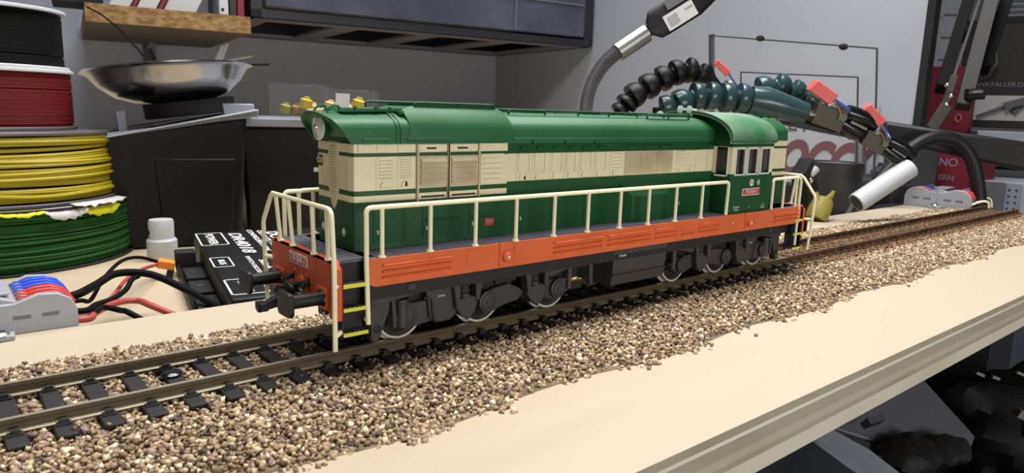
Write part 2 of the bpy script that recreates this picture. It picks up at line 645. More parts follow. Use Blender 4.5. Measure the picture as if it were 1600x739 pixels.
def stones():
    ico_v = []
    ph = (1 + 5 ** 0.5) / 2
    for a, bb in ((1, ph), (-1, ph), (1, -ph), (-1, -ph)):
        ico_v += [(a, bb, 0), (0, a, bb), (bb, 0, a)]
    # 12 vertices; order them so that faces can be found by convex hull
    ico_v = np.array(ico_v) / np.linalg.norm((1, ph))
    faces = []
    d = np.linalg.norm(ico_v[:, None] - ico_v[None], axis=2)
    e = d[d > 0.1].min() * 1.05
    for i in range(12):
        for j in range(i + 1, 12):
            for k2 in range(j + 1, 12):
                if d[i, j] < e and d[j, k2] < e and d[i, k2] < e:
                    n = np.cross(ico_v[j] - ico_v[i], ico_v[k2] - ico_v[i])
                    faces.append((i, j, k2) if n @ ico_v[i] > 0 else (i, k2, j))
    faces = np.array(faces)
    oct_v = np.array([(1, 0, 0), (-1, 0, 0), (0, 1, 0), (0, -1, 0), (0, 0, 1), (0, 0, -1)], float)
    oct_f = np.array([(0, 2, 4), (2, 1, 4), (1, 3, 4), (3, 0, 4), (2, 0, 5), (1, 2, 5), (3, 1, 5), (0, 3, 5)])

    # broken chipping: a wedge-like block of eight corners
    cut_v = np.array([(-.9, -.8, -.7), (.9, -.7, -.6), (.7, .9, -.7), (-.8, .7, -.8), (-.5, -.6, .8), (.8, -.4, .5), (.3, .7, .9), (-.7, .5, .6)])
    cut_f = np.array([(0, 2, 1), (0, 3, 2), (4, 5, 6), (4, 6, 7), (0, 1, 5), (0, 5, 4), (1, 2, 6), (1, 6, 5), (2, 3, 7), (2, 7, 6), (3, 0, 4), (3, 4, 7)])

    def place(x0, x1, pitch, tv, tf, rmin, rmax):
        xs = np.arange(x0, x1, pitch)
        ys = np.arange(-47, 37, pitch)
        X, Y = np.meshgrid(xs, ys)
        X = X.ravel() + rng.uniform(-.5, .5, X.size) * pitch
        Y = Y.ravel() + rng.uniform(-.5, .5, Y.size) * pitch
        # ragged borders
        edge_f = -42.5 + 2.4 * np.sin(X * .09) + 1.6 * np.sin(X * .31 + 1) + rng.normal(0, 1.3, X.size)
        edge_b = 30.0 + np.interp(X, [-150, -80, 200], [0.5, 2.0, 4.0]) + 1.0 * np.sin(X * .13) + rng.normal(0, .9, X.size)
        keep = (Y > edge_f) & (Y < edge_b)
        # nothing on the rails; few stones on the sleepers
        keep &= (np.abs(np.abs(Y) - 8.8) > 1.3)
        sl = np.abs(((X + 144.8) / 6.79 + 0.5) % 1 - 0.5) * 6.79 < 2.0
        keep &= ~(sl & (np.abs(Y) < 15.7)) | (rng.uniform(0, 1, X.size) < 0.012)
        X, Y = X[keep], Y[keep]
        n = X.size
        Z = bed_h(X, Y) + rng.uniform(-.35, .35, n)
        onsl = (np.abs(((X + 144.8) / 6.79 + 0.5) % 1 - 0.5) * 6.79 < 1.6) & (np.abs(Y) < 15)
        Z = np.where(onsl, -2.3, Z)
        r = rng.uniform(rmin, rmax, n)
        r = np.where(onsl, r * .6, r)
        q = rng.normal(size=(n, 4)); q /= np.linalg.norm(q, axis=1)[:, None]
        w, x, y, z = q.T
        Rm = np.stack([1 - 2 * (y * y + z * z), 2 * (x * y - z * w), 2 * (x * z + y * w), 2 * (x * y + z * w), 1 - 2 * (x * x + z * z), 2 * (y * z - x * w), 2 * (x * z - y * w), 2 * (y * z + x * w), 1 - 2 * (x * x + y * y)], 1).reshape(n, 3, 3)
        sc = rng.uniform(.6, 1.15, (n, 3)) * r[:, None]
        jit = rng.uniform(.6, 1.25, (n, len(tv)))
        L = tv[None] * jit[:, :, None] * sc[:, None, :]
        W = np.einsum('nij,nkj->nki', Rm, L)
        W[:, :, 0] += X[:, None]; W[:, :, 1] += Y[:, None]; W[:, :, 2] += Z[:, None]
        F = tf[None] + (np.arange(n) * len(tv))[:, None, None]
        return W.reshape(-1, 3), F.reshape(-1, 3)

    parts = [place(-172, 20, 0.86, cut_v, cut_f, .42, .8), place(20, 378, .92, oct_v, oct_f, .58, .98), place(-172, 20, 1.2, oct_v, oct_f, .3, .5)]
    vs, fs, off = [], [], 0
    for v, f in parts:
        vs.append(v); fs.append(f + off); off += len(v)
    v = np.concatenate(vs) * S
    f = np.concatenate(fs)
    me = bpy.data.meshes.new('ballast')
    me.vertices.add(len(v)); me.vertices.foreach_set('co', v.astype(np.float32).ravel())
    me.loops.add(f.size); me.loops.foreach_set('vertex_index', f.astype(np.int32).ravel())
    me.polygons.add(len(f))
    me.polygons.foreach_set('loop_start', np.arange(0, f.size, 3, dtype=np.int32))
    me.update(calc_edges=True)
    me.materials.append(M['ballast'])
    o = bpy.data.objects.new('ballast', me)
    COL.objects.link(o)
    o['kind'] = 'stuff'
    tag(o, 'mixed tan and brown stone chippings bedding the track on the board', 'ballast')
    # earth bed that the chippings are glued on
    b = MB()
    ys = [-43, -38, -32, -20, -16, 16, 20, 30]
    rings = []
    for x in np.arange(-172, 379, 8.0):
        rings.append([(x, y + (math.sin(x * .09) * 1.5 if y in (-43, 30) else 0), max(-4.98, float(bed_h(x, y)) - .55)) for y in ys])
    b.loft(rings, cap=False, closed=False)
    bed = obj('ballast_bed', b, 'ballast_bed', o)
    bed['kind'] = 'stuff'


M['ballast_bed'] = mat('ballast_glue_bed', '#6e5d48', 0.85, var=0.3, scale=500)
stones()
# a few chippings strayed onto the bare wood
for i, (x, y) in enumerate((((-82.0, -40.3, -5.0)[0], (-82.0, -40.3, -5.0)[1]), ((12.8, -47.6, -5.0)[0], (12.8, -47.6, -5.0)[1]), ((-3.8, -45.4, -5.0)[0], (-3.8, -45.4, -5.0)[1]), ((-30.1, -47.0, -5.0)[0], (-30.1, -47.0, -5.0)[1]), ((109.7, -47.8, -5.0)[0], (109.7, -47.8, -5.0)[1]))):
    b = MB(); b.ball((x, y, -4.6), 0.6, 6, (1.2, .9, .7))
    tag(obj('stray_chipping', b, 'ballast', smooth=0), ('tiny stray chipping on the bare plywood, leftmost of five in front of the ballast', 'tiny stray chipping on the plywood, second from the right of five', 'tiny stray chipping on the bare plywood, middle one of five', 'tiny stray chipping on the plywood, second from the left of five', 'tiny stray chipping on the bare plywood, rightmost of five in front of the ballast')[i], 'stone', 'chippings strayed onto the wood')

# ================================================================== LOCOMOTIVE
loco = thing('model_locomotive', 'green and cream model diesel locomotive with orange sills on the track', 'locomotive', (0, 0, 0))
HW = 8.9          # hood half width
XF, XC, XR = -83.5, 43.5, 89.4   # hood front, cab front, short hood end
CX1 = 67.6        # cab rear
ZD = 21.0         # deck


def part(name, mb, mats, bevel=0.0, parent=None, smooth=35, label=None):
    o = obj(name, mb, mats, parent or loco, bevel, smooth)
    if label:
        o['label'] = label
    return o


# ---- hood walls painted in bands: 0 green 1 cream
def hood_paint(x, y, z):
    if x < -42.0:
        if z > 43.75 or z < 31.5: return 0
        if 32.8 < z < 33.9 or 41.1 < z < 41.9: return 0
        return 1
    return 1 if 34.35 < z < 41.2 else 0


def hood(x0, x1, outline, zs, xcuts):
    """Wall loop (open at the bottom and top) cut at zs and xcuts, painted per face."""
    b = MB()
    pts = []
    n = len(outline)
    for i in range(n):
        a, c = Vector(outline[i]), Vector(outline[(i + 1) % n])
        cuts = [0.0]
        for xc in xcuts:
            if (a.x - xc) * (c.x - xc) < 0:
                cuts.append((xc - a.x) / (c.x - a.x))
        for t in sorted(cuts):
            pts.append(a + (c - a) * t)
    rings = [[(p.x, p.y, z) for p in pts] for z in zs]
    b.loft(rings, cap=True)
    for i, f in enumerate(b.f):
        c = [sum(b.v[k][q] for k in f) / len(f) for q in range(3)]
        b.m[i] = 0 if len(f) > 4 else hood_paint(*c)
    return b


r_ = 1.3
outline = [(XC, -HW), (XC, HW), (XF + r_, HW), (XF + .35, HW - .35), (XF, HW - r_), (XF, -HW + r_), (XF + .35, -HW + .35), (XF + r_, -HW)]
part('long_hood', hood(XF, XC, outline, [21, 31.5, 32.8, 33.9, 34.35, 41.1, 41.2, 41.9, 43.75, 45.5], [-42.0]), ['green', 'cream'])
outline2 = [(CX1 - 1, -HW), (CX1 - 1, HW), (XR - r_, HW), (XR - .35, HW - .35), (XR, HW - r_), (XR, -HW + r_), (XR - .35, -HW + .35), (XR - r_, -HW)]


def short_paint(b):
    for i, f in enumerate(b.f):
        c = [sum(b.v[k][q] for k in f) / len(f) for q in range(3)]
        b.m[i] = 0 if len(f) > 4 else (1 if (31.5 < c[2] < 32.8 or 33.9 < c[2] < 41.1 or 41.9 < c[2] < 43.75) else 0)
    return b


part('short_hood', short_paint(hood(CX1, XR, outline2, [21, 31.5, 32.8, 33.9, 41.1, 41.9, 43.75, 45.5], [])), ['green', 'cream'])


# ---- roof over the hood: arched section swept along x
def roof_ring(x, lift=0.0, hw=HW + .15, z0=43.75, top=51.0, shear=0.0):
    pr = [(-hw, z0), (-hw, z0 + 3.0), (-hw + .35, z0 + 4.1), (-hw + 1.3, z0 + 5.0), (-hw + 3.3, z0 + (top - z0) * .86), (-hw * .28, top - .12), (0, top),
          (hw * .28, top - .12), (hw - 3.3, z0 + (top - z0) * .86), (hw - 1.3, z0 + 5.0), (hw - .35, z0 + 4.1), (hw, z0 + 3.0), (hw, z0)]
    return [(x - shear * (z - z0), y, z + lift) for y, z in pr]


b = MB()
def inner_ring(dx, k):
    return [(x + dx, y * (1 - k / HW), z - (k if z > 45 else -.1)) for x, y, z in roof_ring(XF - .3, top=50.3, shear=0.75)]


b.loft([inner_ring(1.3, .5), inner_ring(0, .42), roof_ring(XF - .3, top=50.3, shear=0.75), roof_ring(XF + 3, top=50.4, shear=.3), roof_ring(XF + 8, top=50.6), roof_ring(-71, top=50.8)])
part('nose_roof', b, 'green_roof', smooth=45)
b = MB()
b.loft([roof_ring(-71, top=50.6), roof_ring(-42, top=50.6), roof_ring(-41.5, top=51.1), roof_ring(44.5, top=51.1)])
part('hood_roof', b, 'green_roof', smooth=45)
for x in (-73.0, -72.0):   # seam straps beside the nose
    b = MB(); b.loft([roof_ring(x - .3, hw=HW + .4, top=51.0), roof_ring(x + .3, hw=HW + .4, top=51.0)])
    part('roof_strap', b, 'green_roof', smooth=45)
# raised radiator fan cowl
b = MB()
cow = lambda x, k: [(x, y, z) for y, z in ((-HW - .5, 44.9), (-HW - .5, 47.2), (-HW + .1, 48.8), (-HW + 2.2, 50.9), (-5.6, 51.9), (5.6, 51.9), (HW - 2.2, 50.9), (HW - .1, 48.8), (HW + .5, 47.2), (HW + .5, 44.9))]
b.loft([[(p[0], p[1] * .97, 44.9 + (p[2] - 44.9) * .9) for p in cow(-69.8, 0)], cow(-67.6, 0), cow(-43.2, 0), [(p[0], p[1] * .97, 44.9 + (p[2] - 44.9) * .86) for p in cow(-40.6, 0)]])
part('fan_cowl', b, 'green_roof', smooth=30)
b = MB()
for i in range(40):
    x = -67 + i * .6
    b.box(x, -5.2, 51.9, x + .25, 5.2, 52.25)
for y in (-5.2, 0, 5.2):
    b.box(-67.2, y - .2, 51.9, -43.4, y + .2, 52.35)
part('fan_grille', b, 'green', smooth=0)
# flat hatch ahead of the cowl
b = MB(); b.box(-71.0, -6.2, 50.0, -69.6, 6.2, 50.9); b.prism([(-84, 50.25), (-83.2, 51.2), (-71.5, 51.35), (-70.8, 50.6)], 'y', -4.6, 4.6)
part('roof_hatch', b, 'green_roof', bevel=.15)
for x in (-81, -76, -72.6):
    b = MB(); b.box(x, -5.0, 50.8, x + .6, -4.3, 51.5)
    part('hatch_hinge', b, 'green_roof')
b = MB(); b.tube(smooth_path([(-86.5, -3.2, 50.2), (-85.6, -3.2, 51.3), (-84, -3.2, 51.5), (-83.5, -3.2, 50.6)], 3), .25, 6)
b.tube(smooth_path([(-86.5, 3.2, 50.2), (-85.6, 3.2, 51.3), (-84, 3.2, 51.5), (-83.5, 3.2, 50.6)], 3), .25, 6)
part('lifting_eye', b, 'green_roof')
# gutter rails along the roof side
for (x0, x1) in ((-81.5, -75.2), (-70.6, -42.8), (-40.5, 36.5)):
    for s in (-1, 1):
        b = MB(); b.box(x0, s * (HW + .1), 44.55, x1, s * (HW + .65), 45.0)
        part('gutter', b, 'green_roof', bevel=.1)
# roof handrails
def railing(x0, x1, y, z, h, n, r=.3, name='roof_handrail', m='green'):
    b = MB()
    b.tube(smooth_path([(x0, y, z), (x0, y, z + h * .7), (x0 + h * .5, y, z + h), (x0 + h, y, z + h)], 4) + [(x1 - h, y, z + h)] + smooth_path([(x1 - h * .6, y, z + h), (x1, y, z + h * .7), (x1, y, z)], 4), r, 7)
    for i in range(1, n):
        x = x0 + (x1 - x0) * i / n
        b.tube([(x, y, z), (x, y, z + h)], r, 6)
    part(name, b, m)


railing(-72.5, -46, 6.0, 51.4, 1.3, 2)
railing(-66.5, -44, -5.6, 51.6, 1.1, 1)
railing(-38.5, 35, -4.6, 50.6, 1.15, 6)
railing(-38.5, 35, 4.6, 50.6, 1.15, 6)
railing(14, 34, -5.4, 50.4, 1.1, 2)
b = MB()
for x in (-30, -8, 8, 26):
    b.box(x, -1.6, 50.9, x + 6, 1.6, 51.7)
part('roof_vents', b, 'green_roof', bevel=.2)

# ---- nose face: headlight recess
b = MB()
b.lathe([(2.5, -1.2), (2.5, .25), (2.75, .3), (2.75, .7), (2.35, .85), (2.2, .55)], (-86.0, .9, 46.9), (-1, 0, .0), 28)
for i, f in enumerate(b.f):
    b.m[i] = 1 if min(b.v[k_][0] for k_ in f) > -86.3 else 0
hl = part('headlight', b, ['lens_ring', 'green'], label='silver-rimmed round headlight')
b = MB(); b.lathe([(2.25, 0.55), (1.8, .75), (1.0, 1.0), (.01, 1.1)], (-86.0, .9, 46.9), (-1, 0, 0), 28)
part('headlight_lens', b, 'lens', parent=hl)
b = MB(); b.lathe([(.55, .85), (.4, 1.3), (.01, 1.35)], (-86.0, .9, 46.9), (-1, 0, 0), 16)
part('bulb', b, 'chrome', parent=hl)

# ---- V-shaped louvre on the nose
b = MB()
b.prism([(-2.4, 44), (2.4, 44), (2.6, 34.2), (1.0, 30.2), (0, 29.2), (-1.0, 30.2), (-2.6, 34.2)], 'x', XF - .12, XF + .3)
vg = part('nose_louvre', b, 'cream')
for i in range(22):
    z = 30.6 + i * .58
    w = min(1.7, .35 + (z - 29.4) * .42)
    b = MB(); b.prism([(XF - .12, z), (XF - .42, z + .05), (XF - .12, z + .3)], 'y', -w, w)
    part('louvre_slat', b, 'cream', parent=vg, smooth=0)
# corner cream facets above the stripe
b = MB()
for y in (-6.9, -3.6, 3.6, 6.9):
    b.box(XF - .1, y - .12, 34.2, XF + .1, y + .12, 40.9)
part('nose_seams', b, 'cream', smooth=0)
for y in (-5.0, 5.0):
    b = MB(); b.lathe([(1.55, -.2), (1.55, .5), (1.25, .6), (1.15, .3)], (XF, y, 24.8), (-1, 0, 0), 22)
    lp = part('marker_lamp', b, 'green', label='green rimmed marker lamp')
    b = MB(); b.lathe([(1.2, .25), (.6, .45), (.01, .5)], (XF, y, 24.8), (-1, 0, 0), 20)
    part('lamp_glass', b, 'lens', parent=lp)
b = MB(); b.box(XF - .12, 5.6, 38.2, XF + .1, 8.0, 40.6)
em = part('railway_emblem', b, 'ink', bevel=.1)
text('emblem_lettering', 'ČD', 1.7, 'cream', em, (XF - .16, 6.8, 39.4), (0, -1, 0), (0, 0, 1), bold=True)
b = MB(); b.tube([(XF, 8.0, 37.1), (XF - .9, 8.2, 37.1)], .5, 10)
part('lamp_bracket', b, 'white')


# ---- side doors, louvres, shutters
def door_panel(x0, x1, z0, z1, side=-1, slats=0, hump=True, m='cream', name='hood_door', zs=(36.2, 40.7)):
    y = side * HW
    o = side * 1.0
    b = MB()
    b.box(x0, y, z0, x1, y + o * .16, z1)
    d = part(name, b, m, bevel=.05)
    if slats:
        for i in range(slats):
            z = zs[0] + (zs[1] - zs[0]) * i / max(1, slats - 1)
            b = MB(); b.prism([(0, z), (.0, z + .42), (.34, z + .06)], 'x', x0 + .7, x1 - .7)
            b.v = [(p[0], y + o * (.16 + p[1]), p[2]) for p in b.v]
            part('louvre_slat', b, m, parent=d, smooth=0)
    else:
        b = MB()   # pressed U-shaped groove: raised rim left standing around it
        b.box(x0 + .55, y + o * .16, 36.5, x0 + .85, y + o * .4, z1)
        b.box(x1 - .85, y + o * .16, 36.5, x1 - .55, y + o * .4, z1)
        b.prism([(x0 + .55, 36.5), (x0 + 1.2, 35.9), (x1 - 1.2, 35.9), (x1 - .55, 36.5), (x1 - .85, 36.7), (x1 - 1.3, 36.2), (x0 + 1.3, 36.2), (x0 + .85, 36.7)], 'y', y + o * .16, y + o * .38)
        part('pressed_rim', b, m, parent=d, smooth=0)
    if hump:
        b = MB()
        b.prism([(x0 + .9, z0 + .15), (x1 - .9, z0 + .15), (x1 - .95, z0 + .9), (x1 - 1.5, z0 + 1.5), (x0 + 1.5, z0 + 1.5), (x0 + .95, z0 + .9)], 'y', y + o * .1, y + o * .6)
        part('door_hump', b, m, parent=d, bevel=.2)
    return d


for s in (-1, 1):
    door_panel(-78.2, -73.7, 34.2, 40.95, s, 7, True)
    dd = door_panel(-73.0, -68.9, 34.2, 40.95, s, 9, True)
    b = MB(); b.box(-71.3, s * (HW + .55), 34.6, -70.8, s * (HW + .75), 35.6)
    part('door_lock', b, 'black', parent=dd)
    # roof-side flaps of the cream band
    for (x0, x1) in ((-82.4, -78.4), (-78.0, -73.4), (-73.0, -69.2)):
        b = MB(); b.box(x0, s * HW, 42.05, x1, s * (HW + .22), 43.6)
        part('upper_flap', b, 'cream', bevel=.1)
    # the two big radiator shutters and the plain louvre beside them
    for (x0, x1, m, ns) in ((-67.7, -60.2, 'cream_dirty', 5), (-59.4, -51.4, 'cream_dirty', 5)):
        b = MB(); b.box(x0 - .2, s * HW, 34.1, x1 + .2, s * (HW + .5), 41.05)
        sh = part('radiator_shutter', b, m, bevel=.1)
        for i in range(ns):
            z = 34.9 + i * 1.22
            b = MB(); b.prism([(0, z - .15), (.0, z + .95), (.25, z + .95), (.75, z)], 'x', x0 + .35, x1 - .35)
            b.v = [(p[0], s * (HW + .5 + p[1] * .8), p[2]) for p in b.v]
            part('shutter_slat', b, m, parent=sh, smooth=0)
        for (z0, z1, slot) in ((42.05, 43.7, 42.6), (31.4, 32.9, 31.8)):
            b = MB(); b.box(x0, s * HW, z0, x1, s * (HW + .5), z1)
            fr = part('shutter_frame', b, 'cream', bevel=.12)
            b = MB(); b.box(x0 + (2 if z0 > 40 else .6), s * (HW + .45), slot, x1 - (3 if z0 > 40 else .6), s * (HW + .56), slot + .4)
            part('frame_slot', b, 'black', parent=fr)
        for xk in (x0 - .35, x1 + .35):
            b = MB(); b.box(xk - .22, s * HW, 31.2, xk + .22, s * (HW + .75), 43.8)
            part('shutter_strap', b, m)
    door_panel(-50.2, -43.1, 34.2, 41.3, s, 5, False, zs=(35.0, 40.0))
    # six pressed doors
    xs6 = [(-39.2, -34.3), (-33.9, -29.0), (-27.9, -23.1), (-22.6, -18.1), (-17.2, -12.2), (-11.5, -6.3)]
    for i, (x0, x1) in enumerate(xs6):
        d = door_panel(x0, x1, 34.4, 41.15, s)
        b = MB(); b.prism([(x0 + 1.0, 42.0), (x1 - 1.0, 42.0), (x1 - 1.4, 42.9), (x0 + 1.4, 42.9)], 'y', s * HW, s * (HW + .45))
        part('green_hump', b, 'green', bevel=.15)
        if i == 0:
            b = MB(); b.box((x0 + x1) / 2 - .2, s * (HW + .5), 34.7, (x0 + x1) / 2 + .25, s * (HW + .72), 35.6)
            part('door_lock', b, 'black', parent=d)
        if i % 2:
            b = MB(); b.tube([(x0 - .3, s * (HW + .2), 43.3), (x0 - .3, s * (HW + .6), 44.4)], .16, 6)
            part('roof_hook', b, 'green')
    door_panel(-5.0, 0.0, 34.4, 41.15, s, 5, True, zs=(36.4, 40.3))
    # long fine grille, sooty
    for (x0, x1) in ((1.1, 7.5), (7.7, 15.1), (15.3, 22.7)):
        b = MB(); b.box(x0, s * HW, 34.5, x1, s * (HW + .12), 41.1)
        g = part('fine_grille', b, 'cream_dirty')
        b = MB()
        for i in range(18):
            z = 34.9 + i * .34
            b.box(x0 + .15, s * (HW + .1), z, x1 - .15, s * (HW + .3), z + .16)
        part('grille_bars', b, 'cream_dirty', parent=g, smooth=0)
        b = MB(); b.prism([(x0 + .6, 42.0), (x1 - .6, 42.0), (x1 - 1.0, 42.8), (x0 + 1.0, 42.8)], 'y', s * HW, s * (HW + .45))
        part('green_hump', b, 'green', bevel=.15)
    door_panel(24.6, 29.6, 34.4, 41.15, s, 7, True)
    door_panel(30.1, 35.2, 34.4, 41.15, s, 7, True)
    b = MB(); b.box(34.2, s * HW, 34.4, 34.6, s * (HW + .35), 41.15); b.box(40.0, s * HW, 34.4, 42.8, s * (HW + .3), 41.15)
    part('hood_end_strip', b, 'cream')
    # green side box with a sloping top
    b = MB()
    x0, x1 = 1.1, 18.8
    y0, y1 = s * HW, s * 12.2
    v = [(x0 - 1.5, y0, 21), (x1 + 1.5, y0, 21), (x1 + .6, y1, 21), (x0 + .6, y1, 21), (x0 - 1.5, y0, 32.4), (x1 + 1.5, y0, 32.4), (x1 - .8, y1, 28.6), (x0 + .9, y1, 28.6)]
    b.add(v, [(0, 3, 2, 1), (4, 5, 6, 7), (0, 1, 5, 4), (1, 2, 6, 5), (2, 3, 7, 6), (3, 0, 4, 7)])
    part('side_box', b, 'green', bevel=.2)
    # lower green doors: raised ribs
    for (x0, x1, kind) in ((-79, -71, 0), (-66.5, -55.5, 1), (-53.5, -43.5, 1), (-38.5, -29, 0), (-26.5, -17, 0), (-14.5, -6, 0), (26, 34, 0)):
        b = MB(); b.box(x0, s * HW, 22.3, x1, s * (HW + .22), 30.9)
        d = part('lower_door', b, 'green', bevel=.1)
        if kind:
            b = MB()
            for z in (26.5, 30.2):
                b.tube([(x0 + .8, s * (HW + .25), z), (x1 - .8, s * (HW + .25), z)], .34, 8)
            part('door_ribs', b, 'green', parent=d)
        b = MB(); b.tube([(x0 + 1.2, s * (HW + .2), 24.4), (x0 + .9, s * (HW + .5), 25.2)], .17, 6)
        part('door_handle', b, 'lens', parent=d)
# small red maker's plate low on the hood
b = MB(); b.box(-48.9, -HW - .45, 23.9, -46.1, -HW, 25.8)
rp = part('red_plate', b, 'plate_red', bevel=.05, label='small red maker plate')
text('plate_lettering', 'ČKD', 1.05, 'grey_plastic', rp, (-47.5, -HW - .5, 24.85), (1, 0, 0), (0, 0, 1))

# ---- cab
CY = 16.0
def cab_wall(axis, lo, hi, holes, y0, y1, zbreak=33.8, zt=44.4, m2=True):
    """wall with window holes [(a0,a1,z0,z1)]; painted green below zbreak and above the cream band."""
    b = MB()
    ac = sorted({lo, hi, *[h[0] for h in holes], *[h[1] for h in holes]})
    zc = sorted({ZD, zbreak, 42.3, zt, *[h[2] for h in holes], *[h[3] for h in holes]})
    for i in range(len(ac) - 1):
        for j in range(len(zc) - 1):
            am, zm = (ac[i] + ac[i + 1]) / 2, (zc[j] + zc[j + 1]) / 2
            if any(h[0] < am < h[1] and h[2] < zm < h[3] for h in holes):
                continue
            mi = 1 if zbreak < zm < 42.3 else 0
            if axis == 'x':
                b.box(ac[i], y0, zc[j], ac[i + 1], y1, zc[j + 1], mi)
            else:
                b.box(y0, ac[i], zc[j], y1, ac[i + 1], zc[j + 1], mi)
    return b


WZ0, WZ1 = 33.6, 41.8
win = [(45.6, 50.6, WZ0, WZ1), (52.4, 57.9, WZ0, WZ1), (59.6, 65.6, WZ0, WZ1)]
for s in (-1, 1):
    cs = part('cab_side', cab_wall('x', XC, CX1, win, s * CY, s * (CY - .9)), ['green', 'cream'], smooth=0)
    for i, (x0, x1, z0, z1) in enumerate(win):
        b = MB(); b.box(x0, s * (CY - .5), z0, x1, s * (CY - .7), z1)
        part('side_pane', b, 'pane', parent=cs)
        b = MB()
        for (p, q, r1, r2) in ((x0 - .15, x1 + .15, z0 - .35, z0 + .15), (x0 - .15, x1 + .15, z1 - .2, z1 + .2), (x0 - .15, x0 + .25, z0, z1), (x1 - .25, x1 + .15, z0, z1)):
            b.box(p, s * (CY - .1), r1, q, s * (CY + .25), r2)
        part('window_frame', b, 'white' if i else 'lens', parent=cs, bevel=.08)
    b = MB()
    for x in (51.0, 58.6):
        b.tube([(x, s * (CY + .1), 42.2), (x - .2, s * (CY + 1.1), 42.0), (x - .2, s * (CY + 1.1), 34.0), (x, s * (CY + .1), 33.2)], .28, 6)
    part('cab_grab_rails', b, 'white')
    for (xa, xb) in ((47.6, 49.0), (54.6, 56.2), (62.0, 63.8)):   # pale strips put in as reflections in the panes
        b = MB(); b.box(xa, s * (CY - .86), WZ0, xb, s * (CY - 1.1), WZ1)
        part('pane_reflection', b, 'paper')
    # front and rear cab walls beside the hood
    for (xw, nm) in ((XC, 'cab_front_wall'), (CX1, 'cab_rear_wall')):
        lo, hi = sorted((s * (HW - .5), s * (CY - .12)))
        hole = [tuple(sorted((s * (HW + 1.2), s * (CY - 1.4)))) + (33.2, 42.2)]
        xw2 = xw + (.04 if xw < 50 else -.04)
        w = part(nm, cab_wall('y', lo, hi, hole, xw2, xw2 + (.9 if xw < 50 else -.9)), ['green', 'cream'], smooth=0)
        b = MB(); b.box(xw + .3 * (1 if xw < 50 else -1), hole[0][0], 33.2, xw + .5 * (1 if xw < 50 else -1), hole[0][1], 42.2)
        part('end_pane', b, 'pane', parent=w)
        b = MB()
        dx = -.2 if xw < 50 else .2
        for (p, q, r1, r2) in ((hole[0][0] - .2, hole[0][1] + .2, 32.9, 33.4), (hole[0][0] - .2, hole[0][0] + .2, 33, 42.2)):
            b.box(xw + dx, p, r1, xw, q, r2)
        part('window_frame', b, 'white', parent=w)
# dark cab interior: floor, bulkheads and a console
b = MB(); b.box(XC + 1, -CY + 2.5, 22, CX1 - 1, CY - 2.5, 33)
b.box(XC + 6, -5, 33, XC + 9, 5, 38); b.box(CX1 - 9, -3, 33, CX1 - 6, 3, 40)
part('cab_console', b, 'loco_dark')
b = MB(); b.box(CX1 - 2, -HW, 33, CX1 - 1, HW, 44); b.box(XC + .9, -HW, 33, XC + 1.6, HW, 44)
part('cab_bulkhead', b, 'loco_dark')
# arched cab roof: a shell with thickness
arc = []
N = 22
for i in range(N + 1):
    t = math.pi * i / N
    arc.append((-17.2 * math.cos(t), 44.3 + 8.7 * math.sin(t) ** .85))
b = MB()
ring = lambda x, dz: [(x, y, z) for y, z in arc] + [(x, y * .965, z - dz) for y, z in arc[::-1]]
b.loft([ring(XC - 2.6, .8), ring(XC - 2.2, .9), ring(CX1 - .6, .9), ring(CX1 - .2, .8)])
part('cab_roof', b, 'cab_roof', smooth=40, label='dust-filmed arched green cab roof')
for (xa, xb) in ((XC + .1, XC + .9), (CX1 - .9, CX1 - .1)):
    b = MB()
    pl = [(y * .96, z - .8) for y, z in arc]
    b.prism(pl, 'x', xa, xb)
    part('cab_gable', b, 'green')
b = MB(); b.tube([(XC - 2.5, y, z + .05) for y, z in arc], .35, 6)
part('roof_bead', b, 'green_roof')
for s in (-1, 1):
    b = MB(); b.box(XC - 2.4, s * 17.5, 43.8, CX1 - .3, s * 16.9, 44.5)
    part('cab_gutter', b, 'green_roof', bevel=.12)
# horns on the cab roof front
for (x, y) in ((39.6, -1.0), (39.6, 2.6)):
    b = MB()
    b.lathe([(.5, 0), (.55, 2.2), (.8, 3.0), (1.25, 3.6), (1.1, 3.65)], (x + 4, y, 53.3), (-1, 0, .08), 14)
    b.box(x + 1.2, y - .3, 51.5, x + 1.9, y + .3, 53.2)
    part('horn', b, 'lens')
b = MB(); b.lathe([(1.3, 0), (1.3, .9), (.8, 1.6), (.3, 1.8)], (31, 3.5, 51.0), (0, 0, 1), 16)
part('roof_bell', b, 'cab_roof')
# short hood roof with its clutter
b = MB()
b.loft([roof_ring(CX1 + .5, top=52.0), roof_ring(XR - 2.5, top=51.8), roof_ring(XR - .4, top=51.2, hw=HW - .3), roof_ring(XR + .7, top=50.0, hw=HW - 1)])
part('short_hood_roof', b, 'green_roof', smooth=45)
b = MB()
for (x, y) in ((72, -3), (75.5, -1.5), (77.5, -4), (80, -2.5), (82, 0), (74, 2), (79, 3), (84.5, -3), (85.5, 1)):
    b.box(x, y, 51.2, x + 1.4, y + .9, 52.4 + .3 * math.sin(x))
b.tube([(70, -5, 50.8), (70, -5, 52.4), (87, -5, 52.2), (87, -5, 50.6)], .2, 6)
part('roof_fittings', b, 'green', smooth=0)
b = MB(); b.lathe([(1.9, 0), (2.1, .8), (1.7, .9)], (XR + .4, -1, 47.0), (1, 0, 0), 20)
part('rear_headlight', b, 'green_roof')
b = MB(); b.lathe([(.7, -.2), (.9, .5), (.6, .7)], (XR + .3, -6.4, 38.4), (1, 0, 0), 12)
b.tube([(XR, -7.2, 46), (XR + 1.6, -7.6, 46), (XR + 2.0, -7.6, 44.6)], .25, 6)
part('rear_marker', b, 'rail_cream')
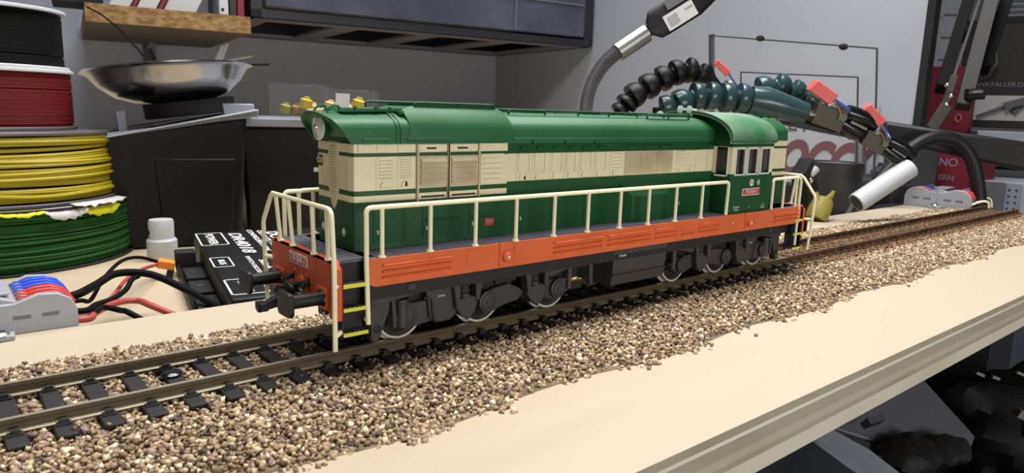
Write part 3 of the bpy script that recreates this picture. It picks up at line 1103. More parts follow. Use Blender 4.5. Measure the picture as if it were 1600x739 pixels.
for s in (-1, 1):
    b = MB(); b.box(70.5, s * HW, 34.2, 85.2, s * (HW + .2), 40.9); b.box(74, s * HW, 35.0, 78, s * (HW + .45), 35.5)
    part('short_hood_door', b, 'cream', bevel=.08)
    b = MB(); b.box(70.5, s * HW, 22.4, 82, s * (HW + .2), 30.6)
    part('short_hood_lower_door', b, 'green', bevel=.08)
# cab lettering, number plate
b = MB(); b.box(50.7, -CY - .22, 26.6, 60.8, -CY, 28.9)
np_ = part('cab_number_plate', b, 'white', bevel=.05)
b = MB(); b.box(51.0, -CY - .3, 26.85, 60.6, -CY - .2, 28.65)
part('plate_field', b, 'plate_red', parent=np_)
text('plate_number', '770 069-3', 1.75, 'white', np_, ((50.7 + 60.8) / 2, -CY - .34, 27.75), (1, 0, 0), (0, 0, 1), ext=.02, width=1.02)
xm = 55.8
b = MB(); b.lathe([(1.15, 0), (1.15, .12)], (xm, -CY, 30.7), (0, -1, 0), 18)
em2 = part('cab_emblem', b, 'white')
text('emblem_lettering', 'ČD', 1.1, 'green', em2, (xm, -CY - .16, 30.7), (1, 0, 0), (0, 0, 1), bold=True, ext=.02)
b = MB(); xp = 59.9
b.box(xp - .25, -CY - .12, 29.7, xp + .25, -CY, 31.6); b.box(xp - .85, -CY - .12, 30.4, xp + .85, -CY, 30.9)
part('white_cross', b, 'white')
for (px, ln) in ((48.1, ('DKV Plzeň', 'PJ Plzeň')), (55.6, ('P',)), (63.7, ('114 t', '90 km/h'))):
    for i, s_ in enumerate(ln):
        text('small_print', s_, .75, 'white', loco, (px, -CY - .06, 22.6 - i * .8 + (.4 if len(ln) > 1 else 0)), (1, 0, 0), (0, 0, 1), ext=.02)

# ---- frame, deck, sills
XB = -91.3
b = MB(); b.box(XB, -15.0, 20.4, 91.3, 15.0, 21.0); b.box(-84.2, -16.6, 20.4, 88.4, 16.6, 21.0)
part('walkway', b, 'deck')
b = MB()   # chequered grip ribs on the visible walkways
for i in range(150):
    x = -82 + i * .84
    if x > 42:
        break
    b.box(x, -16.2, 21.0, x + .38, -9.4, 21.14)
for i in range(18):
    y = -15 + i * 1.7
    b.box(XB + .6, y, 21.0, -84.4, y + .8, 21.14)
g = part('walkway_grip', b, 'deck', smooth=0)
for s in (-1, 1):
    y0, y1 = s * 16.2, s * 16.9
    b = MB(); b.prism([(-84.1, 15.6), (-82.9, 15.0), (88.2, 15.0), (88.2, 21.0), (-84.1, 21.0)], 'y', y0, y1)
    sl = part('side_sill', b, 'orange', bevel=.12)
    ys = s * 16.9
    for (x0, x1, n) in ((-81.2, -64.0, 3), (-32.9, -15.0, 3), (-13.0, 5.0, 3), (6.7, 16.7, 3), (19.1, 25.1, 2), (27.3, 38.0, 3), (70.2, 86.4, 3)):
        for k_ in range(n):
            z = 16.7 + k_ * 1.25
            b = MB(); b.prism([(0, z - .25), (.42, z + .05), (.5, z + .25), (0, z + .42)], 'x', x0, x1)
            b.v = [(p[0], ys + s * p[1], p[2]) for p in b.v]
            part('sill_rib', b, 'orange', parent=sl, smooth=0)
    for xk, nm in ((-48.3, 'sill_boss'), (54.4, 'sill_boss')):
        b = MB(); b.box(xk - 2.0, ys, 15.6, xk + 2.0, ys + s * .3, 21.1)
        b.lathe([(1.25, .2), (1.25, 1.0), (.95, 1.3), (.3, 1.35)], (xk, ys, 17.6), (0, s, 0), 20)
        bo = part(nm, b, 'orange', parent=sl)
        b = MB(); b.lathe([(.35, 0), (.3, .15)], (xk, ys + s * 1.34, 17.7), (0, s, 0), 8)
        part('boss_mark', b, 'white', parent=sl)
    for (xa, xb, za, zb) in ((-59.6, -53.1, 16.3, 20.3), (-45.7, -37.1, 16.3, 20.3), (57.9, 65.6, 16.2, 19.6)):
        b = MB(); b.box(xa, ys, za, xb, ys + s * .12, zb)
        part('sill_patch', b, 'orange', parent=sl, bevel=.1)
    b = MB(); b.box(-42.3, ys, 16.0, -38.5, ys + s * .3, 16.35)
    part('sill_bead', b, 'orange', parent=sl)
    if s < 0:
        text('sill_print', '770', .8, 'white', sl, (45.5, -17.0, 18.2), (1, 0, 0), (0, 0, 1), ext=.02)
# dark frame under the deck and the fuel tank
b = MB(); b.box(-84, -14.5, 11.5, 88, 14.5, 20.4)
part('main_frame', b, 'loco_dark')
b = MB()
tx0, tx1 = -7.3, 15.8
b.prism([(-14.6, 15), (-14.2, 7.2), (-13.6, 4.0), (13.6, 4.0), (14.2, 7.2), (14.6, 15)], 'x', tx0, tx1)
tk = part('fuel_tank', b, 'loco_black', bevel=.2)
b = MB(); b.box(tx0 - .1, -14.75, 7.0, tx1 + .1, -14.1, 7.25)
part('tank_seam', b, 'loco_black', parent=tk)
text('tank_print', '770 069', .9, 'white', tk, (tx0 + 3.2, -14.75, 12.6), (1, 0, 0), (0, 0, 1), ext=.02)

# ---- end beams, steps, buffers, couplers
def end_assembly(s):
    """s=-1 near end (front), s=+1 far end."""
    xb = s * 91.3
    b = MB()
    pl = [(-16.9, 9.0), (-16.9, 19.6), (-15.4, 21.2), (15.4, 21.2), (16.9, 19.6), (16.9, 9.0), (13.6, 8.6), (13.0, 10.2), (-12.6, 10.2), (-13.4, 8.6)]
    b.prism(pl, 'x', xb, xb - s * 1.1)
    bm_ = part('buffer_beam', b, 'red_beam', bevel=.15)
    b = MB(); b.box(xb + s * .2, -4.6, 17.3, xb, 4.6, 19.7)
    b.v = [(x, y + 1.6, z) for x, y, z in b.v]
    pt = part('beam_number_plate', b, 'white', parent=bm_)
    pr2 = MB(); pr2.box(xb + s * .26, -2.75, 17.55, xb + s * .1, 5.95, 19.45)
    part('beam_plate_field', pr2, 'plate_red', parent=bm_)
    text('beam_number', '770 069-3', 2.25, 'white', bm_, (xb + s * .3, 1.6, 18.5), (0, s, 0), (0, 0, 1), ext=.03, width=.86)
    for y in (-2.6, 3.4):
        b = MB(); b.lathe([(.28, 0), (.24, .35)], (xb, y, 15.9), (s, 0, 0), 8)
        part('beam_bolt', b, 'orange', parent=bm_)
    for y in (-3.4, 4.3):
        b = MB(); b.box(xb + s * .06, y - .3, 13.0, xb, y + .3, 15.2)
        part('beam_slot', b, 'black', parent=bm_)
    b = MB(); b.lathe([(1.3, 0), (1.3, .4), (.8, .5)], (xb, .2, 13.9), (s, 0, 0), 16)
    part('beam_boss', b, 'orange', parent=bm_)
    for y in (-10.6, 11.6):
        b = MB()
        for dz in (-1.9, 1.9):
            b.box(xb, y - 2.0, 12.6 + dz - .35, xb + s * .5, y + 2.0, 12.6 + dz + .35)
        for dy in (-1.9, 1.9):
            b.box(xb, y + dy - .3, 10.6, xb + s * .5, y + dy + .3, 14.6)
            for z in (11, 12.6, 14.2):
                b.lathe([(.3, 0), (.26, .3)], (xb + s * .5, y + dy, z), (s, 0, 0), 6)
        part('buffer_bracket', b, 'orange', bevel=.08)
        b = MB(); b.lathe([(1.75, .3), (1.6, .6), (1.45, 1.2), (1.45, 7.6)], (xb, y, 12.6), (s, 0, 0), 22)
        bf = part('buffer', b, 'black')
        b = MB()
        rings = []
        for (dx, g_) in ((7.4, .75), (7.6, .97), (8.1, 1.0), (8.45, .96)):
            rg = []
            for i in range(28):
                a = 2 * math.pi * i / 28
                cy_, sz_ = math.cos(a), math.sin(a)
                sq = (abs(cy_) ** 9 + abs(sz_) ** 9) ** (-1 / 9)
                yy, zz = cy_ * sq * 3.35 * g_, sz_ * sq * 2.5 * g_
                rg.append((xb + s * (dx + .25 - .022 * (yy * yy)), y + yy, 12.6 + zz))
            rings.append(rg)
        b.loft(rings)
        part('buffer_head', b, 'black', parent=bf, smooth=50)
    # coupling hook, screw link and air hoses
    b = MB(); b.box(xb, -.9, 11.9, xb + s * 2.4, .9, 13.7); b.prism([(xb + s * 2.2, 11.4), (xb + s * 5.2, 11.2), (xb + s * 6.2, 12.4), (xb + s * 5.4, 13.8), (xb + s * 4.4, 13.3), (xb + s * 4.8, 12.5), (xb + s * 3.6, 12.6), (xb + s * 2.2, 13.4)], 'y', -.7, .7)
    part('coupling_hook', b, 'black', bevel=.12)
    b = MB(); b.tube(smooth_path([(xb + s * 3.6, -1.2, 12.8), (xb + s * 4.6, -1.5, 11.2), (xb + s * 4.4, -1.2, 9.4), (xb + s * 4.2, 1.2, 9.4), (xb + s * 4.4, 1.5, 11.2), (xb + s * 3.6, 1.2, 12.8)], 5), .5, 8)
    b.lathe([(.5, -2.0), (.7, -1.6), (.7, 1.6), (.5, 2.0)], (xb + s * 3.4, -1.2, 13.6), (0, 1, .2), 10)
    part('screw_coupling', b, 'black')
    b = MB(); b.prism([(xb + s * .5, 8.6), (xb + s * 5.2, 8.0), (xb + s * 8.6, 7.4), (xb + s * 8.6, 8.9), (xb + s * 4.6, 10.4), (xb + s * .5, 11.4)], 'y', 2.6, 4.4)
    b.box(xb + s * 6.6, 2.2, 7.6, xb + s * 8.4, 5.6, 9.4)
    part('coupler_arm', b, 'black', bevel=.2)
    for y in (-3.8, 4.8):
        b = MB(); b.tube(smooth_path([(xb, y, 14.0), (xb + s * 1.4, y, 14.2), (xb + s * 2.0, y, 12.6), (xb + s * 1.6, y + .3, 10.2)], 4), .5, 8)
        b.lathe([(.7, 0), (.7, .9)], (xb + s * .8, y, 14.1), (s, 0, 0), 10)
        part('air_hose', b, 'black')
    b = MB(); b.tube([(xb + s * 2.1, -5.0, 12.9), (xb + s * 2.1, -3.4, 13.2)], .36, 8); b.tube([(xb + s * 2.6, -5.9, 12.2), (xb + s * 2.6, -4.6, 12.4)], .4, 8)
    part('hose_coupling', b, 'dull_steel')
    for y in (-13.6, 13.6):
        sgn = 1 if y > 0 else -1
        b = MB(); b.tube(smooth_path([(xb - s * .5, y + sgn * 2, 9.4), (xb + s * .2, y + sgn * 1, 8.2), (xb + s * .2, y - sgn * 1.4, 8.2), (xb + s * .2, y - sgn * 2.8, 9.6)], 4), .22, 6)
        part('shunter_step', b, 'rail_cream')
    # step wells: dark back plate, side plates, three yellow-edged treads on both sides
    for sy in (-1, 1):
        xa, xc = s * 90.3, s * 84.4
        b = MB()
        b.box(xa, sy * 13.6, 5.4, xc, sy * 14.0, 20.8)
        b.box(xa, sy * 13.8, 5.4, xa - s * .5, sy * 16.6, 20.6)
        b.box(xc, sy * 13.8, 11.0, xc + s * .4, sy * 16.2, 20.6)
        w = part('step_well', b, 'loco_dark')
        for z in (16.2, 11.3, 6.1):
            b = MB(); b.box(xa - s * .3, sy * 13.8, z - .4, xc + s * .1, sy * 16.7, z)
            for i in range(5):
                b.box(xa - s * (.8 + i), sy * 14.2, z, xa - s * (1.2 + i), sy * 16.4, z + .2)
            part('step_tread', b, 'deck', parent=w)
            b = MB(); b.box(xa - s * .3, sy * 16.7, z - .65, xc + s * .1, sy * 17.0, z + .1)
            part('tread_edge', b, 'step_yellow', parent=w)
    return bm_


end_assembly(-1)
end_assembly(1)

# ---- handrails (cream tube)
RT = .52
for s in (-1, 1):
    y = s * 16.5
    # long side rail from the steps to the cab
    b = MB(); b.tube([(-84.6, y - s * -.6, 7.4), (-84.6, y, 20), (-84.6, y, 30.2)] + smooth_path([(-84.6, y, 30.6), (-84.2, y, 31.3), (-83.4, y, 31.5)], 4) + [(40.8, y, 31.5)] + smooth_path([(41.2, y, 31.5), (41.9, y, 31.2), (42.1, y, 30.4)], 4) + [(41.8, y, 21.1)], RT, 8)
    part('side_handrail', b, 'rail_cream')
    for x in (-81.0, -69.2, -57.0, -45.0, -32.6, -20.6, -8.2, 3.7, 16.0, 28.6):
        b = MB(); b.tube([(x, y, 21.0), (x, y, 31.4)], RT * .9, 8); b.lathe([(.85, 0), (.8, .3)], (x, y, 21.0), (0, 0, 1), 8)
        part('handrail_post', b, 'rail_cream')
    b = MB(); b.tube([(68.4, y, 21.1), (68.4, y, 30.6), (69.0, y, 31.3), (84.6, y, 31.5), (86.4, y, 31.0), (86.9, y, 29.8), (86.6, y, 7.0)], RT, 8)
    part('rear_side_handrail', b, 'rail_cream')
    for x in (75.6, 84.2):
        b = MB(); b.tube([(x, y, 21.0), (x, y, 31.4)], RT * .9, 8)
        part('handrail_post', b, 'rail_cream')
    # clips that hold the step rails
    b = MB(); b.tube([(-84.6, y, 8.2), (-84.2, y - s * 1.2, 8.2)], .6, 6)
    part('rail_clip', b, 'rail_cream')
for s in (-1, 1):
    x = s * 91.6
    xo = x + s * .35
    for sy in (-1, 1):
        b = MB()
        yt = sy * 14.6
        if sy * s > 0:
            pth = [(xo, sy * 17.0, 3.0), (xo, sy * 17.0, 20.0), (xo, sy * 16.2, 29.6)] + smooth_path([(xo, sy * 16.0, 30.6), (xo, sy * 15.4, 31.3), (xo, sy * 14.4, 31.6)], 4) + [(xo, -sy * 1.6, 31.6)]
        else:
            pth = [(xo, -s * a_, z_) for a_, z_ in ((18.6, 5.0), (19.4, 15.0), (19.8, 23.8), (19.4, 25.0), (14.8, 30.8), (13.6, 31.6), (1.6, 31.6))]
        b.tube(pth, RT, 8)
        part('end_handrail', b, 'rail_cream')
        b = MB()
        straight = sy * s > 0
        yk = 17.0 if straight else 18.9
        b.tube([(xo, sy * yk, 16.2), (x - s * .6, sy * 16.4, 16.2)], .5, 6); b.tube([(xo, sy * yk, 6.0 if straight else 10), (x - s * 1.2, sy * 16.4, 6.6 if straight else 10.4)], .55, 6)
        part('rail_clip', b, 'rail_cream')
    for y in (-13.6, -6.8, 4.2, 11.2):
        y *= -s
        b = MB(); b.tube([(xo - s * .5, y * .98, 21.0), (xo, y - s * (.7 if -s * y > 0 else -.3), 31.4)], RT * .9, 8); b.lathe([(.8, 0), (.75, .4)], (xo - s * .5, y * .98, 21.0), (0, 0, 1), 8)
        part('handrail_post', b, 'rail_cream')
    # small corner rail behind, on the far side
    b = MB(); b.tube([(s * 88.5, 15.6, 21.0), (s * 88.5, 15.6, 30.4)] + smooth_path([(s * 88.4, 15.6, 30.9), (s * 87.9, 15.6, 31.4), (s * 87.2, 15.6, 31.5)], 4) + [(s * 84.8, 15.6, 31.5)], RT, 8)
    b.tube([(s * 85.0, 15.6, 21), (s * 85.0, 15.6, 31.4)], RT * .9, 8)
    part('corner_rail', b, 'rail_cream')

# ---- bogies and wheels
WR = 6.05
AX = (72.5, 49.7, 26.6)


def wheelset(x):
    for s in (-1, 1):
        b = MB()
        b.lathe([(1.2, 9.7), (3.6, 9.25), (4.6, 8.9), (5.35, 9.05), (5.5, 9.25), (WR, 9.25), (WR + .05, 7.6), (WR + .75, 7.3), (WR + .7, 6.8), (4, 6.8)], (x, 0, WR), (0, s, 0), 40)
        for i, f in enumerate(b.f):
            rr = [math.hypot(b.v[k_][0] - x, b.v[k_][2] - WR) for k_ in f]
            b.m[i] = 1 if min(rr) > 5.45 else 0
        part('wheel', b, ['loco_dark', 'rim'], smooth=30)
    b = MB(); b.tube([(x, -7, WR), (x, 7, WR)], 1.4, 12)
    part('axle', b, 'loco_dark')


def mirror_poly(poly, xc, flip):
    return [(xc + (p[0] if not flip else -p[0]), p[1]) for p in poly]


def bogie(xc, flip):
    """Side frames built outward of the wheels; flip mirrors it for the far bogie."""
    F = -1 if flip else 1
    for s in (-1, 1):
        ya, yb = s * 10.4, s * 12.2
        T = lambda poly: [(xc + F * p[0], p[1]) for p in poly]
        # headstock and upper beam at the outer end (local x -31 .. -12)
        b = MB(); b.prism(T([(-32.5, 13.6), (-32.5, 10.2), (-29.5, 10.0), (-24, 10.6), (-18, 11.6), (-13.5, 12.4), (-13.5, 15.6), (-30.0, 14.6)]), 'y', ya, s * 13.6)
        fr = part('bogie_beam', b, 'loco_black', bevel=.25)
        b = MB(); b.box(xc + F * -25.6, s * 13.4, 12.2, xc + F * -20.6, s * 14.4, 14.4); b.box(xc + F * -24.2, s * 14.2, 12.4, xc + F * -22.2, s * 14.8, 14.0)
        part('beam_bracket', b, 'loco_black', parent=fr, bevel=.15)
        b = MB(); b.prism(T([(-32.3, 10.4), (-32.3, 2.0), (-30.6, 1.6), (-27.8, 8.6), (-27.8, 10.4)]), 'y', s * 11, s * 13.2)
        b.prism(T([(-27.4, 10.4), (-26.4, 10.4), (-26.0, 4.2), (-27.0, 4.0)]), 'y', s * 11, s * 13.4)
        part('guard_bracket', b, 'loco_black', parent=fr, bevel=.12)
        b = MB(); b.lathe([(.9, 0), (.9, 2.4), (.5, 2.5)], (xc + F * -30.9, s * 11, 4.6), (0, s, 0), 14)
        part('bracket_eye', b, 'loco_dark', parent=fr)
        b = MB(); b.lathe([(1.35, 0), (1.35, 5.4), (1.6, 5.6), (1.6, 6.4)], (xc + F * -24.4, s * 12.4, 3.8), (0, 0, 1), 16)
        part('damper', b, 'loco_black', parent=fr)
        # axle boxes with trailing arms
        for i, ax in enumerate((-23.0, -.3, 23.1)):
            d = 1 if i < 2 else -1
            cx = xc + F * (ax - .2)
            b = MB(); b.lathe([(2.6, 0), (2.6, 1.5), (2.1, 1.65), (2.0, 1.9), (1.4, 2.0), (1.3, 1.85)], (cx, s * 11.4, WR - .1), (0, s, 0), 24)
            bx = part('axle_box', b, 'loco_black')
            if i == 0:
                arm = [(-1.0, 3.1), (2.6, 2.7), (9.5, 3.0), (11.5, 1.4), (12.5, -1.2), (11.0, -2.6), (7.0, -2.4), (2.0, -3.0), (-1, -2.6)]
            elif i == 1:
                arm = [(-2.5, 1.8), (2.6, 2.9), (7.0, 3.4), (10.4, 2.0), (12.4, .4), (10.0, -1.4), (6.0, -1.9), (2.0, -3.0), (-1.5, -2.6)]
            else:
                arm = [(2.5, 2.4), (-2.6, 2.6), (-6.2, 3.1), (-7.2, -.4), (-6, -1.6), (-2.0, -2.8), (1.5, -2.6), (4.6, -1.2), (5.4, .8)]
            b = MB(); b.prism([(cx + F * p[0], WR - .1 + p[1]) for p in arm], 'y', s * 10.2, s * 12.0)
            part('axle_arm', b, 'loco_black', parent=bx, bevel=.25)
            b = MB(); b.lathe([(.6, -.3), (.6, .1), (.4, .15)], (cx, s * 13.4, WR - .1), (0, s, 0), 10)
            part('box_cover', b, 'loco_black', parent=bx)
        # equaliser blocks under the tapered hangers
        for (hx, zt, zb) in ((-7.5, 14.8, 7.2), (14.4, 14.8, 7.6)):
            b = MB()
            b.prism(T([(hx - 4.6, zt), (hx - 2.0, zt), (hx - 2.2, zb - .6), (hx - 3.2, zb - .8)]), 'y', s * 11.4, s * 14.2)
            b.prism(T([(hx + 2.2, zt), (hx + 5.0, zt), (hx + 3.4, zb), (hx + 2.4, zb)]), 'y', s * 11.4, s * 14.2)
            hg = part('tapered_hanger', b, 'loco_black', bevel=.15)
            b = MB(); b.lathe([(1.5, 0), (1.5, .6), (1.1, .8), (1.5, 1.4), (1.1, 2.0), (1.5, 2.6), (1.1, 3.2), (1.5, 3.8), (1.2, 4.8)], (xc + F * hx, s * 12.4, 8.4), (0, 0, 1), 14)
            part('coil_spring', b, 'loco_black', parent=hg)
            b = MB(); b.prism(T([(hx - 3.4, 6.4), (hx - 2.6, 7.9), (hx, 8.7), (hx + 2.6, 8.3), (hx + 3.2, 6.6), (hx + 2.2, 4.2), (hx + .6, 2.8), (hx - 1.6, 4.0)]), 'y', s * 11.6, s * 13.9)
            part('rocker', b, 'loco_black', parent=hg, bevel=.3)
        # sand box between first and second axle, brake pieces
        b = MB(); b.prism(T([(-18.5, 13.5), (-9.8, 13.5), (-9.2, 5.0), (-11.5, 3.2), (-15.5, 3.2), (-17.2, 4.6)]), 'y', s * 10.6, s * 12.8)
        sb = part('sand_box', b, 'loco_black', bevel=.3)
        b = MB(); b.tube(smooth_path([(xc + F * -19.0, s * 13.0, 9.6), (xc + F * -17.0, s * 13.2, 9.0), (xc + F * -16.6, s * 13.2, 6.0), (xc + F * -15.8, s * 13.0, 3.6)], 4), .25, 6)
        part('sand_pipe', b, 'loco_black', parent=sb)
        text('bogie_print', '770 069', .6, 'white', sb, (xc + F * -14.2, s * 12.9, 9.4), (1, 0, 0) if s < 0 else (-1, 0, 0), (0, 0, 1), ext=.02)
        b = MB(); b.prism(T([(2.0, 14.6), (10.8, 14.6), (9.6, 9.6), (3.2, 9.2)]), 'y', s * 9.8, s * 11.0)
        part('side_plate', b, 'loco_dark')
        # inner end beam
        b = MB(); b.prism(T([(17.6, 15.2), (29.5, 14.8), (30.4, 12.6), (27.5, 11.2), (23.0, 10.4), (20.0, 9.6), (18.4, 9.8)]), 'y', ya, s * 13.4)
        part('bogie_beam', b, 'loco_black', bevel=.25)
        b = MB(); b.lathe([(.8, 0), (.8, 6)], (xc + F * 27.2, s * 12.2, 5.2), (0, 0, 1), 10); b.beam((xc + F * 34.5, s * 12.6, 14.2), (xc + F * 34.9, s * 12.6, 5.6), 1.1, 1.3, (1, 0, 0)); b.beam((xc + F * 28.5, s * 12.2, 13.0), (xc + F * 34.6, s * 12.4, 13.4), 1.4, 1.6)
        part('brake_rigging', b, 'loco_black', bevel=.12)
    b = MB(); b.box(xc - 30, -6, 5, xc + 30, 6, 13)
    part('bogie_core', b, 'loco_dark')
    for ax in (-23.0, -.3, 23.1):
        b = MB(); b.box(xc + ax - 9, -10.3, 7.4, xc + ax + 9, 10.3, 13)
        part('motor_cover', b, 'loco_dark')


bogie(-49.5, False)
bogie(49.5, True)
for x in AX:
    wheelset(x)
    wheelset(-x)

# ================================================================== LEVER CONNECTORS
def connector(loc, rotz, label, scale):
    """local x: long axis, y: across the levers, front face with slots at y=0 looking to -y."""
    t = thing('lever_connector', label, 'connector', loc, (0, 0, rotz), 'lever connectors screwed to the board')
    L, W, H = 16.6, 24.0, 13.2
    t.scale = scale
    for s in (-1, 1):
        b = MB()
        pl = [(0, 0), (s * L, 0), (s * L, 6.0), (s * (L - 1.2), 9.2), (s * (L - 4.0), 11.2), (s * (L - 8), 11.6), (s * (L - 11), 10.2), (s * (L - 13), 9.4), (s * 1.2, 9.4), (0, 10.2)]
        b.prism(pl, 'y', 0, 1.6)
        b.prism(pl, 'y', W - 1.6, W)
        b.prism([(0, 0), (s * (L - .6), 0), (s * (L - .6), 5.0), (s * (L - 5), 6.4), (s * (L - 11.5), 7.6), (s * (L - 12.5), 9.8), (0, 11.4)], 'y', 1.6, W - 1.6)
        hs = obj('housing', b, 'grey_plastic', t, bevel=.35)
        for k_ in range(2):
            xa = s * (3.2 if k_ == 0 else 9.0)
            b = MB(); b.box(xa, -.06, 4.6, xa + s * 3.6, .3, 5.7)
            obj('housing_slot', b, 'mid_grey', hs)
        for i in range(7):
            y = 1.6 + i * 3.47
            b = MB(); b.prism([(s * (L - .6), 4.8), (s * (L - .2), 6.0), (s * (L - 4), 9.2), (s * (L - 11), 10.3), (s * (L - 12.2), 8.4), (s * (L - 5), 6.2)], 'y', y - .42, y + .42)
            obj('rib', b, 'grey_plastic', hs)
        for i in range(6):
            y = 1.6 + (i + .5) * 3.47
            b = MB()
            b.prism([(s * (L - .3), 6.2), (s * (L + .1), 7.6), (s * (L - 1.6), 10.0), (s * (L - 4.4), 11.3), (s * (L - 7.6), 11.2), (s * (L - 11.6), 9.8), (s * (L - 11.8), 9.0), (s * (L - 6), 8.6)], 'y', y - 1.05, y + 1.05)
            o = obj('lever', b, 'lever_red' if i < 3 else 'lever_blue', t, bevel=.25)
            o['label'] = 'red lever' if i < 3 else 'blue lever'
            b = MB(); b.box(s * (L - .7), y - .9, 2.0, s * (L - .4), y + .9, 4.2)
            obj('wire_hole', b, 'black', hs)
    b = MB(); b.box(-3.2, 4.0, 11.0, 3.2, W - 4, 11.9)
    obj('test_cover', b, 'grey_plastic', t, bevel=.3)
    b = MB(); b.prism([(-3.4, 0.5), (3.4, .5), (3.0, -4.2), (-3.0, -4.2)], 'z', 0, 1.6)
    obj('screw_tab', b, 'grey_plastic', t, bevel=.3)
    b = MB(); b.lathe([(2.3, 0), (2.3, .3), (1.7, .9), (.5, 1.1)], (0, -2.2, 1.6), (0, 0, 1), 20)
    sc = obj('screw', b, 'steel', t)
    b = MB(); b.box(-1.3, -2.45, 2.6, 1.3, -1.95, 2.8)
    obj('screw_slot', b, 'black', sc)
    return t


connector((-142.2, 56.6, -5), 0, 'grey six-way connector with red and blue levers at the near left end of the board', (1, 1, .82))
c2 = connector((((369.3, 34.9, -5.0)[0]), 36.5, -4.9), R(-86), 'grey six-way connector with red and blue levers by the far end of the track', (1.22, 1.15, 1.15))
b = MB(); b.tube(smooth_path([(371, 17.5, -1.0), (376, 12.5, 2.0), (379, 9.5, 1.6), (380, 8.9, -2)], 5), .7, 8)
b.tube(smooth_path([(379, 17.5, -1.0), (384, 14.5, 3.4), (391, 12, 2.8), (393, 11, -2.5)], 5), .55, 8)
tag(obj('feeder_wire', b, 'rail_cream'), 'short pale feeder wires looping from the far connector to the rails', 'wire')


def wire(name, label, pts, r, m, group=None):
    b = MB(); b.tube(smooth_path(pts, 14), r, 12)
    return tag(obj(name, b, m), label, 'wire', group)


CE = -125.6
wire('wire', 'thick black lead arching from the connector to the black decoder box', [(CE - 2, 73.5, -1.6), (CE + 3, 74.5, -1), (-116.7, 86.0, -1.8), (-108.9, 97.0, -1.6), (-99.1, 99.0, -3.6), (-91.4, 90.0, -7.6), (-86.7, 80.0, -10.6), (-85.8, 72.0, -10.9)], 1.15, 'wire_black')
wire('wire', 'thin black lead looping from the connector to the orange plug', [(CE - 2, 71, -2), (CE + 3, 73, -2.6), (-118.5, 84.0, -5.5), (-111.6, 104.0, -4.3), (-101.8, 128.0, -4.3), (-93.1, 142.0, -6.5), (-85.3, 149.0, -10.4)], .62, 'wire_black')
wire('wire', 'thin red lead running from the middle of the bench up to the orange plug', [(CE - 2, 67, -3), (CE + 3, 69, -5), (-115.7, 84.0, -7.4), (-110.7, 93.0, -6.9), (-104.4, 110.0, -7.1), (-94.6, 132.0, -8.9), (-86.0, 147.0, -10.9)], .62, 'lead_red')
wire('wire', 'dark brown lead rising beside the thin red one from the connector', [(CE - 2, 64, -2.6), (CE + 3, 65, -3.4), (-118.6, 76.0, -5.1), (-113.4, 82.0, -5.6), (-108.4, 90.0, -5.4), (-105.1, 97.0, -4.1), (-102.8, 99.0, -3.6)], .8, 'wire_black')
wire('wire', 'thick red lead bowing low over the bench behind the board', [(CE - 2, 60, -4), (CE + 3, 61, -4.6), (-119.7, 70.0, -5.7), (-112.8, 80.0, -6.4), (-107.1, 82.0, -7.1), (-104.5, 74.0, -7.4), (-92, 62, -14), (-90, 60, -16.4)], .95, 'lead_red')
wire('wire', 'short black lead dropping behind the board under the red one', [(CE - 2, 62.5, -4), (CE + 3, 63.5, -5), (-117.6, 73.0, -5.4), (-113.4, 72.0, -6.6), (-111.5, 66.0, -6.7), (-100, 60, -15.8)], .8, 'wire_black')

# ================================================================== WIRE REELS (a stack of four)
def reel(z0, z1, r_core, r_fl, m_wire, wire_r, label, loose=0, m_fl='grey_flange', cx=-130.5, cy=231.0, fl_t=1.4, m_top=None):
    t = thing('wire_reel', label, 'reel', (cx, cy, z0), (0, 0, 0), 'reels of hook-up wire stacked on the bench')
    h = z1 - z0
    for (za, zb) in ((0, fl_t), (h - fl_t, h)):
        b = MB(); b.lathe([(6, za), (r_fl - .3, za), (r_fl, za + .3), (r_fl, zb - .3), (r_fl - .3, zb), (6, zb)], n=96)
        obj('flange', b, m_top if (m_top and za > 0) else m_fl, t)
    b = MB(); b.lathe([(r_core - 6, fl_t), (r_core - 6, h - fl_t)], n=48)
    obj('core', b, 'black', t)
    b = MB()
    pitch = wire_r * 1.86
    n = max(2, int((h - 2 * fl_t) / pitch))
    rg = random.Random(int(z0 * 10 + 999))
    for layer in (0, 1):
        for i in range(n):
            zc = fl_t + wire_r + (h - 2 * fl_t - 2 * wire_r) * (i + (.5 if layer else 0)) / max(1, n - 1)
            if zc > h - fl_t - wire_r * .6: continue
            ph_, am = rg.uniform(0, 6.28), wire_r * loose * rg.uniform(.2, 1.0)
            rr = r_core - (wire_r * 1.1 if layer == 0 else 0) + rg.uniform(-.3, .3) * wire_r * (.4 + loose)
            if layer == 1 and rg.random() < .12 * (1 + loose): continue
            pts = []
            for j in range(72):
                a = 2 * math.pi * j / 72
                zz = zc + am * math.sin(a + ph_)
                zz = min(max(zz, fl_t + wire_r), h - fl_t - wire_r)
                pts.append((rr * math.cos(a), rr * math.sin(a), zz))
            b.tube(pts, wire_r, 6, closed=True)
    obj('wire_coil', b, m_wire, t)
    return t


reel(-17, 8.2, 51.8, 53.4, 'wire_green', .6, 'green wire reel with torn yellow label, lowest of the stack', .9, 'black_soft', fl_t=1.0)
ry = reel(8.2, 37.4, 47.0, 48.2, 'wire_yellow', .8, 'reel of loosely wound yellow wire, second from the bottom of the stack', 1.7, 'grey_flange')
reel(37.4, 62.0, 32.4, 33.8, 'wire_red', .36, 'smaller reel of red wire, resting on the yellow reel', .1, 'grey_flange', m_top='white_flange')
reel(62.0, 86.5, 30.4, 32.6, 'wire_black', .36, 'black wire reel with white flanges, topmost of the stack', .05, 'white_flange')
